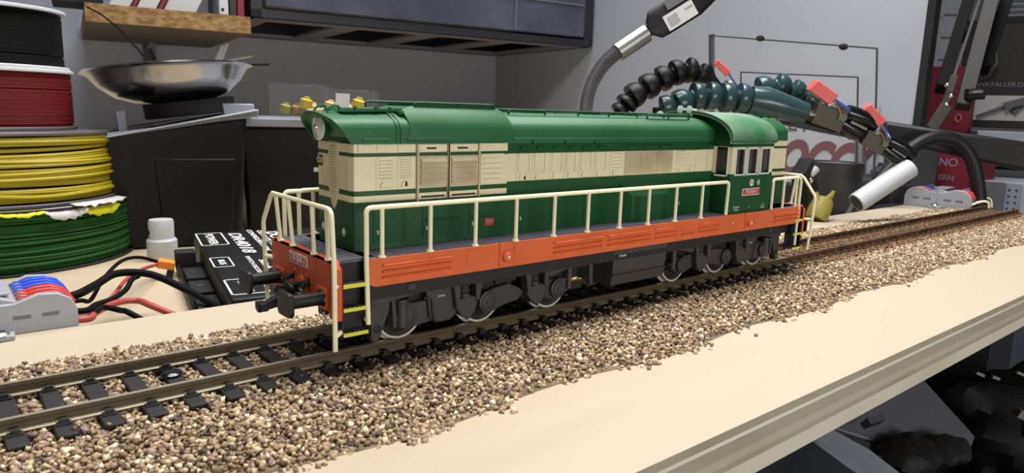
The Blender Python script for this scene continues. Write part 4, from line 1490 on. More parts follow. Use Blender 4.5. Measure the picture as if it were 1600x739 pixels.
# a slack strand across the yellow coil
b = MB()
pts = []
for j in range(30):
    a = R(-150 + j * 4.6)
    pts.append((47.2 * math.cos(a), 47.2 * math.sin(a), 9.5 - 6.2 * (j / 29) ** .6 + 1.0 * math.sin(j * .3)))
b.tube(pts, .95, 8)
obj('loose_strand', b, 'wire_yellow', ry)
# torn label on the green reel's flange
def label_patch(name, a0, a1, z_in, z_out, m, r0=52.2, r1=54.6, droop=-4.5, zig=.8):
    b = MB()
    n = 14
    top, bot = [], []
    rg = random.Random(int(a0))
    for i in range(n + 1):
        a = R(a0 + (a1 - a0) * i / n)
        e = rg.uniform(-zig, zig)
        taper = math.sin(math.pi * min(1, max(0, (i + .6) / (n + 1.2)))) ** .5
        top.append((r0 * math.cos(a), r0 * math.sin(a), z_in))
        bot.append((r1 * math.cos(a), r1 * math.sin(a), z_in + (droop + e) * taper))
    b.loft([top, bot], cap=False, closed=False)
    o = obj(name, b, m, greel)
    so = o.modifiers.new('thick', 'SOLIDIFY'); so.thickness = .25 * S
    return o


greel = [o for o in COL.objects if o.name.startswith('wire_reel') and 'green wire' in o['label']][0]
label_patch('label_scrap', -60.5, -38.5, 25.4, 0, 'label_yellow', droop=-5.2)
label_patch('label_scrap', -76, -58.5, 25.4, 0, 'paper', r1=55.0, droop=-4.6)
label_patch('label_scrap', -92, -76, 25.3, 0, 'label_yellow', droop=-2.6)
label_patch('label_scrap', -64, -32.5, 26.4, 0, 'paper', r0=51.0, r1=54.9, droop=-1.6)

# ================================================================== DECODER BOX with plug-in terminals
dec = thing('decoder_box', 'flat black decoder box with white printed lettering behind the buffers', 'electronics', (-87.0, 60.5, -17), (0, 0, R(-11.0)))
BL, BW, BH = 115.0, 60.0, 12.2
b = MB(); b.box(0, 0, 0, BW, BL, BH)
obj('case', b, 'black', dec, bevel=.9)
b = MB(); b.box(.2, -.25, BH - 3.2, BW - .2, 0, BH - 2.8)
obj('case_seam', b, 'mid_grey', dec)
b = MB(); b.box(-8.6, 6, 0, 0, BL - 18, 3.4); b.box(-8.6, 6, 3.4, -7.6, BL - 18, 4.4)
obj('mounting_flange', b, 'black', dec, bevel=.3)
for y in (18, 40, 62):
    b = MB(); b.box(-7.2, y, 3.4, -.2, y + 17, 5.2)
    tb = obj('terminal_block', b, 'black_soft', dec, bevel=.4)
    b = MB(); b.lathe([(1.2, 0), (1.2, .3)], (-4, y + 8, 5.2), (0, 0, 1), 12)
    obj('terminal_screw', b, 'dull_steel', tb)


def dec_text(s_, x, y, size, **kw):
    return text('lettering', s_, size, 'white', dec, (x, y, BH + .06), (0, -1, 0), (1, 0, 0), ext=.05, **kw)


def frame_print(x0, y0, x1, y1, w=.55):
    b = MB()
    for (p, q, r1, r2) in ((x0, y0, x1, y0 + w), (x0, y1 - w, x1, y1), (x0, y0, x0 + w, y1), (x1 - w, y0, x1, y1)):
        b.box(p, q, BH + .01, r1, r2, BH + .09)
    obj('printed_frame', b, 'white', dec)


frame_print(.3, 85, 10.8, 113.4, .6); dec_text('POWER', 5.2, 99, 4.6, bold=True, width=1.5)
frame_print(.4, 44, 7.2, 60.6, .5); dec_text('BUS', 3.8, 52, 3.0, bold=True, width=1.6)
frame_print(.8, 4.4, 12.0, 24.6, .6); dec_text('TRACK', 6.0, 14.5, 4.4, bold=True, width=1.1)
dec_text('DR4018', 15.3, 88.5, 6.6, bold=True, shear=.2, width=2.0)
for (x, y, s_, sz, wd) in ((13.3, 43, 'SWITCH DECODER', 2.1, 1.8), (22.4, 92, 'CONFIGURATION', 3.0, 2.0), (26.2, 94, 'OUTPUTS 1-16', 3.0, 2.0), (30.5, 98, 'DCC', 6.5, 1.6), (17.2, 44, 'Switch', 3.6, 1.6), (21.6, 42, '16 channel', 3.0, 1.4), (36, 84, 'Made in EU', 3.0, 1.5), (30.5, 58, '18V', 3.4, 1.5)):
    dec_text(s_, x, y, sz, bold=True, width=wd)
b = MB(); b.box(-9.0, 88.5, 2.5, -1.6, 96, 9.5)
tag(obj('screw_terminal', b, 'black_soft', bevel=.5), 'small black plug socket between the orange plug and decoder box', 'connector')
tobj = bpy.data.objects['screw_terminal']
tobj.location = dec.location; tobj.rotation_euler = dec.rotation_euler
pl = thing('orange_plug', 'small orange two-wire plug beside the white bottle', 'plug', (-83.3, 148.0, -11.2), (0, R(14), R(-14)))
for dy in (-1.5, 1.5):
    b = MB(); b.box(-2.6, dy - 1.4, -1.6, 3.6, dy + 1.4, 1.6)
    obj('plug_half', b, 'clip_orange', pl, bevel=.5)
b = MB(); b.box(1.5, -2.6, -7.0, 3.8, 2.6, -1.5)
obj('plug_foot', b, 'black_soft', pl)

# white bottle cap behind
bt = thing('white_bottle', 'small white plastic bottle standing between the green reel and decoder box', 'bottle', (-75.2, 184.0, -17))
b = MB(); b.lathe([(5.9, 0), (6.1, .6), (6.1, 8.6), (5.5, 9.4)], n=28)
obj('bottle_body', b, 'white_tube', bt)
b = MB(); b.lathe([(5.0, 9.0), (5.1, 16.4), (4.7, 17.6), (.5, 17.9)], n=28)
obj('cap', b, 'white_tube', bt)
b = MB(); b.box(-5.3, -1.2, 11.6, -4.6, 1.2, 13.0)
obj('cap_latch', b, 'black', bt)

# ================================================================== STORAGE BINS, BOWL, CLEAR BOXES
def frustum(b, cx, cy, w0, d0, w1, d1, z0, z1, rot, mi=0, tilt=0.0):
    c, s_ = math.cos(rot), math.sin(rot)
    vs = []
    for (w, d, z, q) in ((w0, d0, z0, 0), (w1, d1, z1, 1)):
        for (i, j) in ((-1, -1), (1, -1), (1, 1), (-1, 1)):
            x, y = i * w / 2, j * d / 2
            vs.append((cx + c * x - s_ * y, cy + s_ * x + c * y, z + q * tilt * x))
    return b.add(vs, [(0, 3, 2, 1), (4, 5, 6, 7), (0, 1, 5, 4), (1, 2, 6, 5), (2, 3, 7, 6), (3, 0, 4, 7)], mi)


BR = R(-14)
BC = (-51.1, 224.6)          # middle of the first bin
bn = thing('storage_bin', 'small black storage bin with a grey lid under the steel bowl', 'bin', (BC[0], BC[1], -17), (0, 0, BR))
b = MB(); frustum(b, -7, 0, 56, 40, 64, 48, 0, 57, 0, tilt=.15)
obj('bin_body', b, 'bin', bn, bevel=2)
b = MB(); frustum(b, 2, 0, 30, 41.2, 35, 46.5, 4, 42, 0)
obj('bin_panel', b, 'bin', bn, bevel=1)
b = MB(); frustum(b, -4.5, 0, 68, 54, 69, 55, 56.8, 60.4, 0, tilt=0.14)
b.v = [(x, y, z + (0.14 * (x + 4.5) if z < 57 else 0)) for x, y, z in b.v]
obj('bin_lid', b, 'lid', bn, bevel=.8)
# black tin on the lid and the bowl that rests on it
b = MB(); b.lathe([(20, 0), (20.4, .5), (20.4, 6.6), (19.6, 7)], n=48)
tn = tag(obj('black_tin', b, 'black_soft'), 'flat black tin sitting on the grey bin lid beneath the steel bowl', 'box')
tn.location = ((BC[0] + 2) * S, (BC[1]) * S, 44.4 * S); tn.rotation_euler = (0, R(-8.0), BR)
b = MB()
prof = [(0.5, 0), (17, 0.2), (25, 2.9), (31.4, 8.0), (35, 13.0), (37.8, 14.2), (37.8, 14.9), (34.4, 13.8), (30.4, 8.9), (24, 3.8), (17, 1.0), (.5, .9)]
b.lathe(prof, n=72, cap=False)
bw = tag(obj('steel_bowl', b, 'bowl', smooth=60), 'wide stainless steel bowl holding small tools, on top of the black bin', 'bowl')
bw.location = ((BC[0] - 5) * S, (BC[1] + 2) * S, 50.6 * S); bw.rotation_euler = (R(-4), R(-5.5), BR)
BWL = Vector(bw.location) / S
# contents of the bowl, each its own tool
b = MB(); b.tube([(BWL.x - 8, BWL.y - 10, BWL.z + 3), (BWL.x - 12.5, BWL.y - 18, BWL.z + 20)], [1.0, .8], 8); b.tube([(BWL.x - 12, BWL.y - 17.2, BWL.z + 18.5), (BWL.x - 14.5, BWL.y - 20, BWL.z + 23)], [1.3, .9], 8)
tag(obj('screwdriver', b, 'black'), 'thin black screwdriver leaning up out of the steel bowl', 'tool')
b = MB(); b.ball((BWL.x + 1, BWL.y - 14, BWL.z + 13.4), 4.6, 14, (1, 1, .8))
b.tube([(BWL.x + 1, BWL.y - 14, BWL.z + 12), (BWL.x + 2, BWL.y - 6, BWL.z + 4)], 2.4, 10)
tag(obj('rubber_knob', b, 'black_soft'), 'round black knob showing over the middle of the bowl rim', 'tool')
for i, (dx, h) in enumerate(((15, 27), (18, 28))):
    b = MB(); b.beam((BWL.x + dx - 3, BWL.y - 10 + i * 3, BWL.z + 8), (BWL.x + dx + 5, BWL.y - 12 + i * 3, BWL.z + h), .8, 2.8, w1=.4, h1=1.2)
    tag(obj('tweezer', b, 'gunmetal'), ('tweezer blade poking up inside the right of the bowl, the left of the two', 'tweezer blade poking up inside the right of the bowl, the right of the two')[i], 'tool')
b = MB(); b.tube([(BWL.x + 14, BWL.y + 2, BWL.z + 17.2), (BWL.x + 38, BWL.y - 1, BWL.z + 23.0)], 1.1, 8)
tag(obj('steel_rod', b, 'gunmetal'), 'grey rod lying across the right edge of the steel bowl', 'tool')
b = MB(); b.tube([(BWL.x + 20, BWL.y - 6, BWL.z + 18.4), (BWL.x + 43, BWL.y - 10, BWL.z + 20.0)], 1.1, 8)
tag(obj('plier_handle', b, 'black'), 'black handle sticking out over the right rim of the bowl', 'tool')
p0 = Vector((-81.9, 217.0, 42.6))
b = MB(); b.beam(p0 + Vector((0, 0, 3)), p0 + Vector((.6, 0, -6)), 3.4, 5, (0, 1, 0))
tag(obj('tape_scrap', b, 'lid'), 'little pale lilac scrap of tape on the left of the bin lid', 'tape')
pw = Vector((-33.1, 209.2, 48.5))
b = MB(); b.beam(pw + Vector((-6, 1, -2.6)), pw + Vector((8, -2, -1.0)), 8, 9, (0, 0, 1), w1=8, h1=6)
tag(obj('white_carton', b, 'lid', bevel=.6), 'small pale grey carton tucked on the lid right of the black tin', 'box')

bn2 = thing('storage_bin', 'second black storage bin with grey rim standing behind the locomotive nose', 'bin', (25, 240, -17), (0, 0, R(-12)))
b = MB(); frustum(b, 0, 0, 88, 48, 94, 54, 0, 56.5, 0)
obj('bin_body', b, 'bin', bn2, bevel=2)
b = MB(); frustum(b, 0, 0, 96, 58, 97, 59, 56, 60.5, 0)
obj('bin_rim', b, 'lid', bn2, bevel=.8)


def clear_box(loc, w, d, h, rot, label):
    t = thing('clear_box', label, 'container', loc, (0, 0, rot), 'clear boxes of yellow parts')
    b = MB()
    for (x0, y0, x1, y1) in ((-w / 2, -d / 2, w / 2, -d / 2 + .7), (-w / 2, d / 2 - .7, w / 2, d / 2), (-w / 2, -d / 2, -w / 2 + .7, d / 2), (w / 2 - .7, -d / 2, w / 2, d / 2)):
        b.box(x0, y0, 0, x1, y1, h)
    b.box(-w / 2, -d / 2, 0, w / 2, d / 2, .7)
    obj('box_walls', b, 'clear', t)
    b = MB()
    b.box(w / 2 - .7, -d / 2 - .1, 0, w / 2 + .1, -d / 2 + .7, h)
    b.box(-w * .05, -d / 2 - .2, h - 1.0, w * .38, -d / 2 + .3, h + .1); b.box(-w * .42, -d / 2 - .2, h - 1.0, -w * .2, -d / 2 + .3, h + .1)
    b.beam((-w * .1, -d / 2, h * .35), (w * .12, -d / 2, h * .8), .3, .5)
    obj('box_edges', b, 'mid_grey', t)
    return t


zc = 43.6
k1, k2 = (3.9, 218.7, 51.9), (24.0, 201.7, 51.4)
clear_box((k1[0], k1[1], zc), 27, 22, 17.5, R(-36), 'clear box of yellow and tan parts on the second bin, left one without a tag')
clear_box((k2[0] + 1, k2[1], zc), 25, 22, 15.5, R(-36), 'clear box of yellow parts with a white tag on its front, the right one')
CAPS = (((-2.5, 223.4, 48.7), 2.9, 'yellow_plastic', 'dull khaki cap low at the left in the untagged clear box'),
        ((6.0, 216.9, 51.7), 3.3, 'wire_yellow', 'bright yellow cap in the untagged clear box'),
        ((10.3, 218.0, 49.1), 3.0, 'pine', 'tan cap at the right end of the untagged clear box'),
        ((3.5, 223.5, 48.2), 3.0, 'shelf_front', 'brown cap in the middle of the untagged clear box'),
        ((15.7, 208.6, 50.7), 3.0, 'pine', 'tan cap at the left end of the tagged clear box'),
        ((18.0, 203.8, 50.2), 2.8, 'wire_yellow', 'yellow cap just left of the white tag'),
        ((27.1, 199.2, 51.9), 3.6, 'wire_yellow', 'yellow cap just right of the white tag'),
        ((23.7, 201.4, 49.1), 2.8, 'pine', 'tan cap under the white tag'))
for (c_, r2, m, lab) in CAPS:
    b = MB(); b.lathe([(r2 * .55, -r2 * .9), (r2, -r2 * .8), (r2, r2 * .5), (r2 * .5, r2 * .75), (r2 * .45, r2)], c_, (0.15, -.2, 1), 14)
    tag(obj('spare_cap', b, m), lab, 'cap', 'caps and parts kept in clear boxes')
pt_ = Vector((14.2, 191.7, 53.2))
b = MB(); b.beam(pt_ + Vector((0, 0, -3.8)), pt_ + Vector((.3, 0, 3.8)), 6.9, .5, (.6, .8, 0))
tag(obj('white_tag', b, 'paper'), 'square white tag leaning on the right clear box', 'tag')
b = MB(); b.beam((-9.7, 180.0, 47.6), (4.7, 177.5, 48.8), 6, 2.6)
pz = tag(obj('pine_block', b, 'pine', bevel=.3), 'pale pine offcut on pegs standing behind the locomotive nose', 'block')
b = MB()
for pp in (Vector((-8.2, 180.8, 44.9)), Vector((-3.5, 179.6, 45.3)), Vector((2.6, 178.6, 45.7))):
    b.box(pp.x - 1.4, pp.y - 1.4, 43.3, pp.x + 1.4, pp.y + 1.4, pp.z + 3)
obj('peg', b, 'pine', pz)

# ================================================================== DRAWER CABINET on the wall
fr = Vector((574.5, 559.6, 138.6))
zb = fr.z
fv = (fr - Vector((613.8, 825.5, 138.6))).dot(VV)   # front plane offset from the back wall
cab = thing('drawer_cabinet', 'charcoal drawer cabinet with smoky drawers hung in the wall corner', 'cabinet', room_pt(0, 0, zb))
def RB(b, *a, mi=0):
    """room box relative to the cabinet's corner."""
    k0 = len(b.v)
    room_box(b, *a, mi=mi)
    o = room_pt(0, 0, zb)
    b.v[k0:] = [(x - o[0], y - o[1], z - o[2]) for x, y, z in b.v[k0:]]
    return b


Lc, Hc = -452, 260
z_ = zb
b = MB()
RB(b, Lc, fv + 4, z_, Lc + 6, -3, z_ + Hc); RB(b, -9, fv + 4, z_, -3, -3, z_ + Hc); RB(b, Lc, -8, z_, -3, -3, z_ + Hc); RB(b, Lc, fv + 4, z_ + Hc, -3, -3, z_ + Hc + 6)
obj('carcass', b, 'cabinet', cab)
b = MB()
RB(b, Lc, fv, z_, -3, fv + 10, z_ + 9); RB(b, -18, fv, z_, -3, fv + 10, z_ + Hc); RB(b, Lc, fv, z_, Lc + 12, fv + 10, z_ + Hc); RB(b, Lc, fv, z_ + 112, -3, fv + 10, z_ + 120)
obj('front_frame', b, 'cabinet', cab, bevel=.6)
b = MB()   # slotted bottom panel
RB(b, Lc, fv + 4, z_, -3, fv + 40, z_ + 3, mi=0)
RB(b, Lc, -45, z_, -3, -3, z_ + 3)
for k_ in range(5):
    u0 = -3 - k_ * 106
    RB(b, max(Lc, u0 - 30), fv + 40, z_, u0, -45, z_ + 3)
RB(b, Lc, fv + 12, z_ + 34, -3, -3, z_ + 36)
obj('bottom_panel', b, 'cabinet_under', cab)
for k_ in range(2):
    for (ua, ub) in ((Lc + 14, -20),):
        zz = z_ + 11 + k_ * 112
        b = MB(); RB(b, ua, fv - 4, zz, ub, fv + 3, zz + 98)
        dr = obj('drawer', b, 'drawer', cab, bevel=2)
        b = MB(); RB(b, ua + 250, fv - 6, zz + 40, ub - 4, fv - 4, zz + 42.5); RB(b, ub - 112, fv - 6, zz + 2, ub - 109, fv - 4, zz + 96)
        obj('drawer_rib', b, 'tub_grey', dr)
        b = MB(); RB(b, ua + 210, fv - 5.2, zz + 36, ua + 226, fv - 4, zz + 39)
        obj('drawer_highlight', b, 'lid', dr)  # pale strip painted in as a highlight on the drawer front

# ================================================================== CHIPBOARD SHELF and what stands on it
sf = Vector((-20.6, 647.5, 121.0)); sr = Vector((127.0, 625.7, 121.0))
o1 = sf
shelf = thing('chipboard_shelf', 'raw chipboard shelf with a crumbling edge on the back wall', 'shelf', (0, 0, 0))
sdir = (Vector((sr.x, sr.y, 0)) - Vector((sf.x, sf.y, 0))).normalized()
CW = Vector((613.8, 825.5, 138.6))
zs0 = (sf.z + sr.z) / 2
th = 17.0
nrm = Vector((-sdir.y, sdir.x, 0))
dist = min(((CW - sf).dot(VV)) / nrm.dot(VV), ((CW - sr).dot(VV)) / nrm.dot(VV)) - 2
L_ = (Vector((sr.x, sr.y, 0)) - Vector((sf.x, sf.y, 0))).length
b = MB()
q = [Vector((sf.x, sf.y, 0)), Vector((sr.x, sr.y, 0)), Vector((sr.x, sr.y, 0)) + nrm * dist, Vector((sf.x, sf.y, 0)) + nrm * dist]
vs = [(p.x, p.y, zs0) for p in q] + [(p.x, p.y, zs0 + th) for p in q]
b.add(vs, [(0, 3, 2, 1)], 1); b.add(vs, [(4, 5, 6, 7)], 1); b.add(vs, [(0, 1, 5, 4), (1, 2, 6, 5), (2, 3, 7, 6), (3, 0, 4, 7)], 0)
sb_ = obj('shelf_board', b, ['shelf_front', 'shelf_face'], shelf, smooth=0)
for i in range(14):
    t0 = (i + .3) / 14 * L_
    pp = Vector((sf.x, sf.y, 0)) + sdir * t0
    b = MB(); b.ball((pp.x, pp.y, zs0 + th - 3 - (i * 7 % 5) * 2.4), 2.2, 6, (1.5, .5, .6))
    obj('edge_chip', b, 'shelf_front', sb_, smooth=0)
b = MB()
pq = Vector((sf.x, sf.y, 0)) + sdir * (L_ * .5) + nrm * (dist - 22)
b.box(-4, -10, -60, 4, 20, 0)
bk = obj('shelf_bracket', b, 'mid_grey', shelf); bk.location = (pq.x * S, pq.y * S, zs0 * S)
zt = zs0 + th


def on_shelf(t0, back, w, d, h, rot, lean=0.0):
    pp = Vector((sf.x, sf.y, 0)) + sdir * t0 + nrm * (back + d / 2)
    return pp, math.atan2(sdir.y, sdir.x) + rot


def shelf_item(name, label, cat, t0, back, w, d, h, m, rot=0.0, lean=0.0, group=None):
    pp, ro = on_shelf(t0 + w / 2, back, w, d, h, rot)
    b = MB()
    b.prism([(-w / 2, 0), (w / 2, 0), (w / 2 + lean * h, h), (-w / 2 + lean * h, h)], 'y', -d / 2, d / 2)
    o = tag(obj(name, b, m, bevel=.6), label, cat, group)
    o.location = (pp.x * S, pp.y * S, zt * S); o.rotation_euler = (0, 0, ro)
    return o


shelf_item('folded_paper', 'leaning white folded paper at the left on the chipboard shelf', 'paper', 20, 8, 18, 60, 40, 'paper', lean=.5)
shelf_item('red_folder', 'dark red folder leaning between white papers on the shelf', 'folder', 39, 7, 4, 60, 40, 'crimson', lean=.5)
shelf_item('paper_pad', 'thick pale paper pad leaning next to the red folder on the shelf', 'paper', 44, 6, 17, 60, 40, 'paper', lean=.5)
shelf_item('grey_booklet', 'grey and red booklet leaning in the middle of the chipboard shelf', 'booklet', 62, 9, 5, 60, 40, 'crimson', lean=.5)
shelf_item('document_stack', 'stack of white documents in the middle of the chipboard shelf', 'paper', 68, 12, 30, 56, 40, 'paper', lean=.5)
wb_ = shelf_item('white_box', 'small white box with a black hole at the right of the shelf', 'box', 119, 1, 9, 40, 40, 'white_tube')
b = MB(); b.lathe([(1.6, 0), (1.6, .5)], (-1.2, -20.3, 5), (0, -1, 0), 12)
obj('box_hole', b, 'black', wb_)
shelf_item('dark_book', 'dark brown book standing upright beside the drawer cabinet', 'book', 130, 6, 7, 60, 60, 'brown_card', group='dark books at the end of the shelf')
shelf_item('dark_book', 'dark red-brown book squeezed in at the end of the shelf', 'book', 138, 7, 7, 60, 60, 'crimson', group='dark books at the end of the shelf')
shelf_item('black_case', 'black case on the left end of the chipboard shelf', 'case', -26, 10, 42, 60, 40, 'black_soft')
b = MB()
b.tube(smooth_path([(-20.8, 634.0, 132.4), (-13.8, 606.2, 123.6), (-13.1, 548.9, 108.4), (-20.5, 471.9, 93.0), (-30.3, 397.5, 80.6), (-43.2, 325.9, 68.5), (-50.9, 284.5, 62.4)], 6), .7, 6)
tag(obj('thin_cable', b, 'wire_black'), 'thin black cable hanging from the shelf edge into the bowl', 'cable')

M['neck_grey'] = mat('neck_grey', '#85858a', 0.3, 0.35, spec=0.8)
# ================================================================== GOOSENECK LEAD with its USB plug
goo = thing('gooseneck_lead', 'ribbed steel gooseneck with a black plug rising behind the locomotive roof', 'lamp', (107.5, 110.8, 30.8))
g0 = Vector(goo.location) / S
def loc_(p): return Vector(p) - g0
hp = smooth_path([(g0.x, g0.y, -17), (107.5, 110.8, 30.8), (109.1, 113.5, 48.4), (111.8, 115.2, 59.6), (116.5, 114.9, 69.4), (122.2, 113.3, 77.0), (128.5, 110.6, 82.8)], 10)
b = MB()
path, rad = [], []
for i in range(len(hp) - 1):
    for j in range(3):
        path.append(loc_(hp[i].lerp(hp[i + 1], j / 3))); rad.append(3.9 if (len(path) % 2) else 3.2)
b.tube(path, rad, 12)
obj('flexible_neck', b, 'neck_grey', goo, smooth=20)
b = MB(); b.tube([loc_((127.7, 111.2, 82.1)), loc_((141.5, 104.6, 92.5))], 5.0, 18)
obj('neck_sleeve', b, 'dull_steel', goo)
a_, c_ = loc_((140.7, 105.1, 91.8)), loc_((143.5, 103.4, 94.2))
b = MB(); b.tube([a_, c_], 3.0, 12)
obj('plug_neck', b, 'black', goo)
pA, pB = loc_((143.0, 103.9, 94.8)), loc_((175.0, 90.1, 116.7))
ax_ = (pB - pA).normalized()
vw = (Vector((154.6, 98.9, 103.6)) - Vector((-152.754, -143.341, 52.012))).normalized()
sd = ax_.cross(vw).normalized()
b = MB()
def pring(t, w, h): 
    c = pA + ax_ * t
    return [c + sd * (i * w) + vw * (j * h) for i, j in ((-1, -.7), (-.7, -1), (.7, -1), (1, -.7), (1, .7), (.7, 1), (-.7, 1), (-1, .7))]
ln = (pB - pA).length
b.loft([pring(0, 3.6, 3.6), pring(4, 7.6, 4.6), pring(9, 7.9, 4.8), pring(ln * .72, 7.9, 4.8), pring(ln, 5.4, 4.2)])
obj('plug_body', b, 'black', goo, bevel=.4)
b = MB()
c0, c1 = pA + ax_ * 9.5 - vw * 5.2 - sd * 2.6, pA + ax_ * (ln * .68) - vw * 5.2 - sd * 2.6
b.beam(c0, c1, 8.2, .6, vw)
lb = obj('plug_label', b, 'paper', goo)
b = MB(); b.beam(c0 + ax_ * 2 - vw * .35, c0 + ax_ * 8 - vw * .35, 5, .3, vw); b.beam(c0 + ax_ * 13 - vw * .35 + sd * 1.5, c0 + ax_ * 18 - vw * .35 + sd * 1.5, .8, .3, vw)
obj('label_print', b, 'grey_plastic', lb)
b = MB(); b.beam(pA + ax_ * 14 - vw * 5.0 + sd * 5.2, pA + ax_ * 28 - vw * 5.0 + sd * 5.2, 4.6, .5, vw)
obj('plug_grip', b, 'mid_grey', goo)

# ================================================================== HELPING HANDS: ball-jointed arms with clips
def jointed_arm(name, label, pts, radii, m, base=None, extra_tip=None):
    t = thing(name, label, 'helping hand', pts[0], group='ball-jointed holder arms')
    g = Vector(pts[0])
    P = [Vector(p) - g for p in pts]
    for i in range(len(P) - 1):
        d = (P[i + 1] - P[i])
        Ln = d.length
        r2 = radii[i]
        b = MB()   # cup opening towards the root, ball shoulder towards the tip
        b.lathe([(r2 * .62, -Ln * .05), (r2 * .98, 0), (r2 * 1.02, Ln * .1), (r2 * 1.0, Ln * .42), (r2 * .82, Ln * .7), (r2 * .5, Ln * .9), (r2 * .44, Ln * 1.02)], P[i], d, 20)
        sg = obj('segment', b, m, t, smooth=50)
        b = MB(); b.lathe([(r2 * .4, 0), (r2 * .56, Ln * .08), (r2 * .56, Ln * .16), (r2 * .4, Ln * .2)], P[i] + d * .88, d, 16)
        obj('ball_neck', b, m, sg)
    if base is not None:
        b = MB()
        bp = Vector(base) - g
        b.tube([P[0] * 1.0, Vector((P[0].x, P[0].y, bp.z + 6))], radii[0] * .8, 14)
        b.lathe([(radii[0] * 2, 0), (radii[0] * 2, 4), (radii[0], 7)], (P[0].x, P[0].y, bp.z), (0, 0, 1), 24)
        obj('arm_base', b, 'black', t)
    return t


bk_pts = [(151.4, 129.2, 51.7), (154.8, 127.4, 56.1), (157.7, 126.0, 60.4), (165.0, 122.4, 65.7), (172.6, 118.5, 70.6), (178.8, 114.2, 74.4), (185.4, 110.5, 76.8), (191.3, 106.5, 75.3), (195.6, 103.6, 72.6)]
ba = jointed_arm('jointed_holder', 'black ball-jointed holder arm curving above the locomotive roof', bk_pts, [5.4, 6.4, 7.0, 7.2, 7.2, 7.2, 7.2, 6.4], 'black', base=(0, 0, -17))
b = MB()
g = Vector(bk_pts[0])
b.tube([Vector((194.2, 105.6, 76.1)) - g, Vector((198.6, 102.2, 71.3)) - g, Vector((203.5, 98.3, 67.2)) - g], [6.5, 3.4, 1.4], 14)
obj('pointed_nozzle', b, 'black', ba)
b = MB(); b.box(-10, -7, -4.0, 16, 7, -1.0)
obj('arm_collar', b, 'black', ba)
t1 = [(160.7, 106.3, 55.2), (167.3, 101.2, 57.2), (174.3, 96.3, 61.6), (181.1, 92.1, 62.2), (188.1, 87.4, 61.4), (195.5, 82.6, 61.7), (202.7, 77.5, 60.3)]
ta = jointed_arm('jointed_holder', 'teal ball-jointed holder arm nearest the cab roof, ending in a long cone', [t1[0], t1[1], t1[2], t1[3], t1[4], t1[5], t1[6]], [6.2, 7.2, 7.6, 7.8, 8.2, 8.4], 'teal', base=(0, 0, -17))
b = MB()
g = Vector(t1[0])
b.tube([Vector((201.7, 78.5, 60.9)) - g, Vector((208.0, 72.9, 59.8)) - g, Vector((216.9, 66.2, 57.3)) - g, Vector((226.2, 59.0, 54.6)) - g], [7.6, 8.6, 7.2, 5.8], 20)
obj('cone_nozzle', b, 'teal', ta)
b = MB(); b.tube([Vector((227.4, 58.2, 55.3)) - g, Vector((228.9, 56.8, 54.7)) - g, Vector((231.0, 54.8, 53.7)) - g], [1.8, 1.6, .5], 10)
obj('chrome_pin', b, 'chrome', ta)
t2 = [(237.2, 95.4, 67.9), (245.1, 89.4, 70.4), (251.9, 83.0, 67.7), (258.0, 77.0, 64.2), (263.4, 71.3, 59.2)]
jointed_arm('jointed_holder', 'second teal ball-jointed holder arm behind the first, its joints overlapping', t2, [7.5, 8.0, 7.6, 6.4], 'teal', base=(0, 0, -17))


def clip(label, tail, pivot, tip, grip_a, grip_b, scale, group='red-gripped spring clips'):
    """Spring clip: gunmetal body, red finger grip, pale lever, black rubber jaws."""
    t = thing('spring_clip', label, 'clip', tail, group=group)
    g = Vector(tail)
    T_, Pv, Tp = [Vector(p) - g for p in (tail, pivot, tip)]
    ax2 = (Tp - T_).normalized()
    v2 = (Vector(pivot) - Vector((-152.754, -143.341, 52.012))).normalized()
    up2 = v2.cross(ax2).normalized()
    if up2.z < 0: up2 = -up2
    w = 7.5 * scale
    b = MB(); b.beam(T_ - up2 * 2 * scale, Pv - up2 * 1.5 * scale, w, 9 * scale, up2, w1=w * .9, h1=10 * scale)
    obj('clip_body', b, 'gunmetal', t, bevel=.4)
    ga, gb = Vector(grip_a) - g, Vector(grip_b) - g
    b = MB(); b.beam(ga, gb, w * 1.25, 5.6 * scale, up2)
    obj('red_grip', b, 'clip_red', t, bevel=.5)
    b = MB(); b.beam(gb, Pv + up2 * 3.5 * scale, w * .9, 1.2 * scale, up2); 
    obj('lever_plate', b, 'chrome', t, bevel=.2)
    b = MB(); b.beam(gb + up2 * .9 * scale, Pv + up2 * 4.4 * scale, w * .5, .6 * scale, up2)
    obj('lever_strip', b, 'lever_blue', t)
    for s_ in (1, -1):
        b = MB(); b.tube([Pv + up2 * (2.6 * s_ * scale), Pv.lerp(Tp, .5) + up2 * (3.4 * s_ * scale), Tp + up2 * (2.6 * s_ * scale)], [3.6 * scale, 3.9 * scale, 3.0 * scale], 14)
        obj('rubber_jaw', b, 'black_gloss', t)
    b = MB(); b.tube(smooth_path([Pv + v2 * -w * .6 + up2 * 2 * scale - ax2 * 9 * scale, Pv + v2 * -w * .6 + up2 * 4 * scale - ax2 * 6 * scale, Pv + v2 * -w * .6 + up2 * 1 * scale - ax2 * 2 * scale, Pv + v2 * -w * .6 - up2 * 2 * scale - ax2 * 1.6 * scale], 4), .7 * scale, 6)
    obj('clip_spring', b, 'steel', t)
    b = MB(); b.tube([Pv - v2 * w * .8, Pv + v2 * w * .8], 1.6 * scale, 10)
    obj('pivot_pin', b, 'dull_steel', t)
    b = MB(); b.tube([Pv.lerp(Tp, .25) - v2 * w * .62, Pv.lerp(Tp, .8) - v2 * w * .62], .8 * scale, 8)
    obj('jaw_glint', b, 'chrome', t)  # bright bar put in as the glint along the rubber jaws
    return t


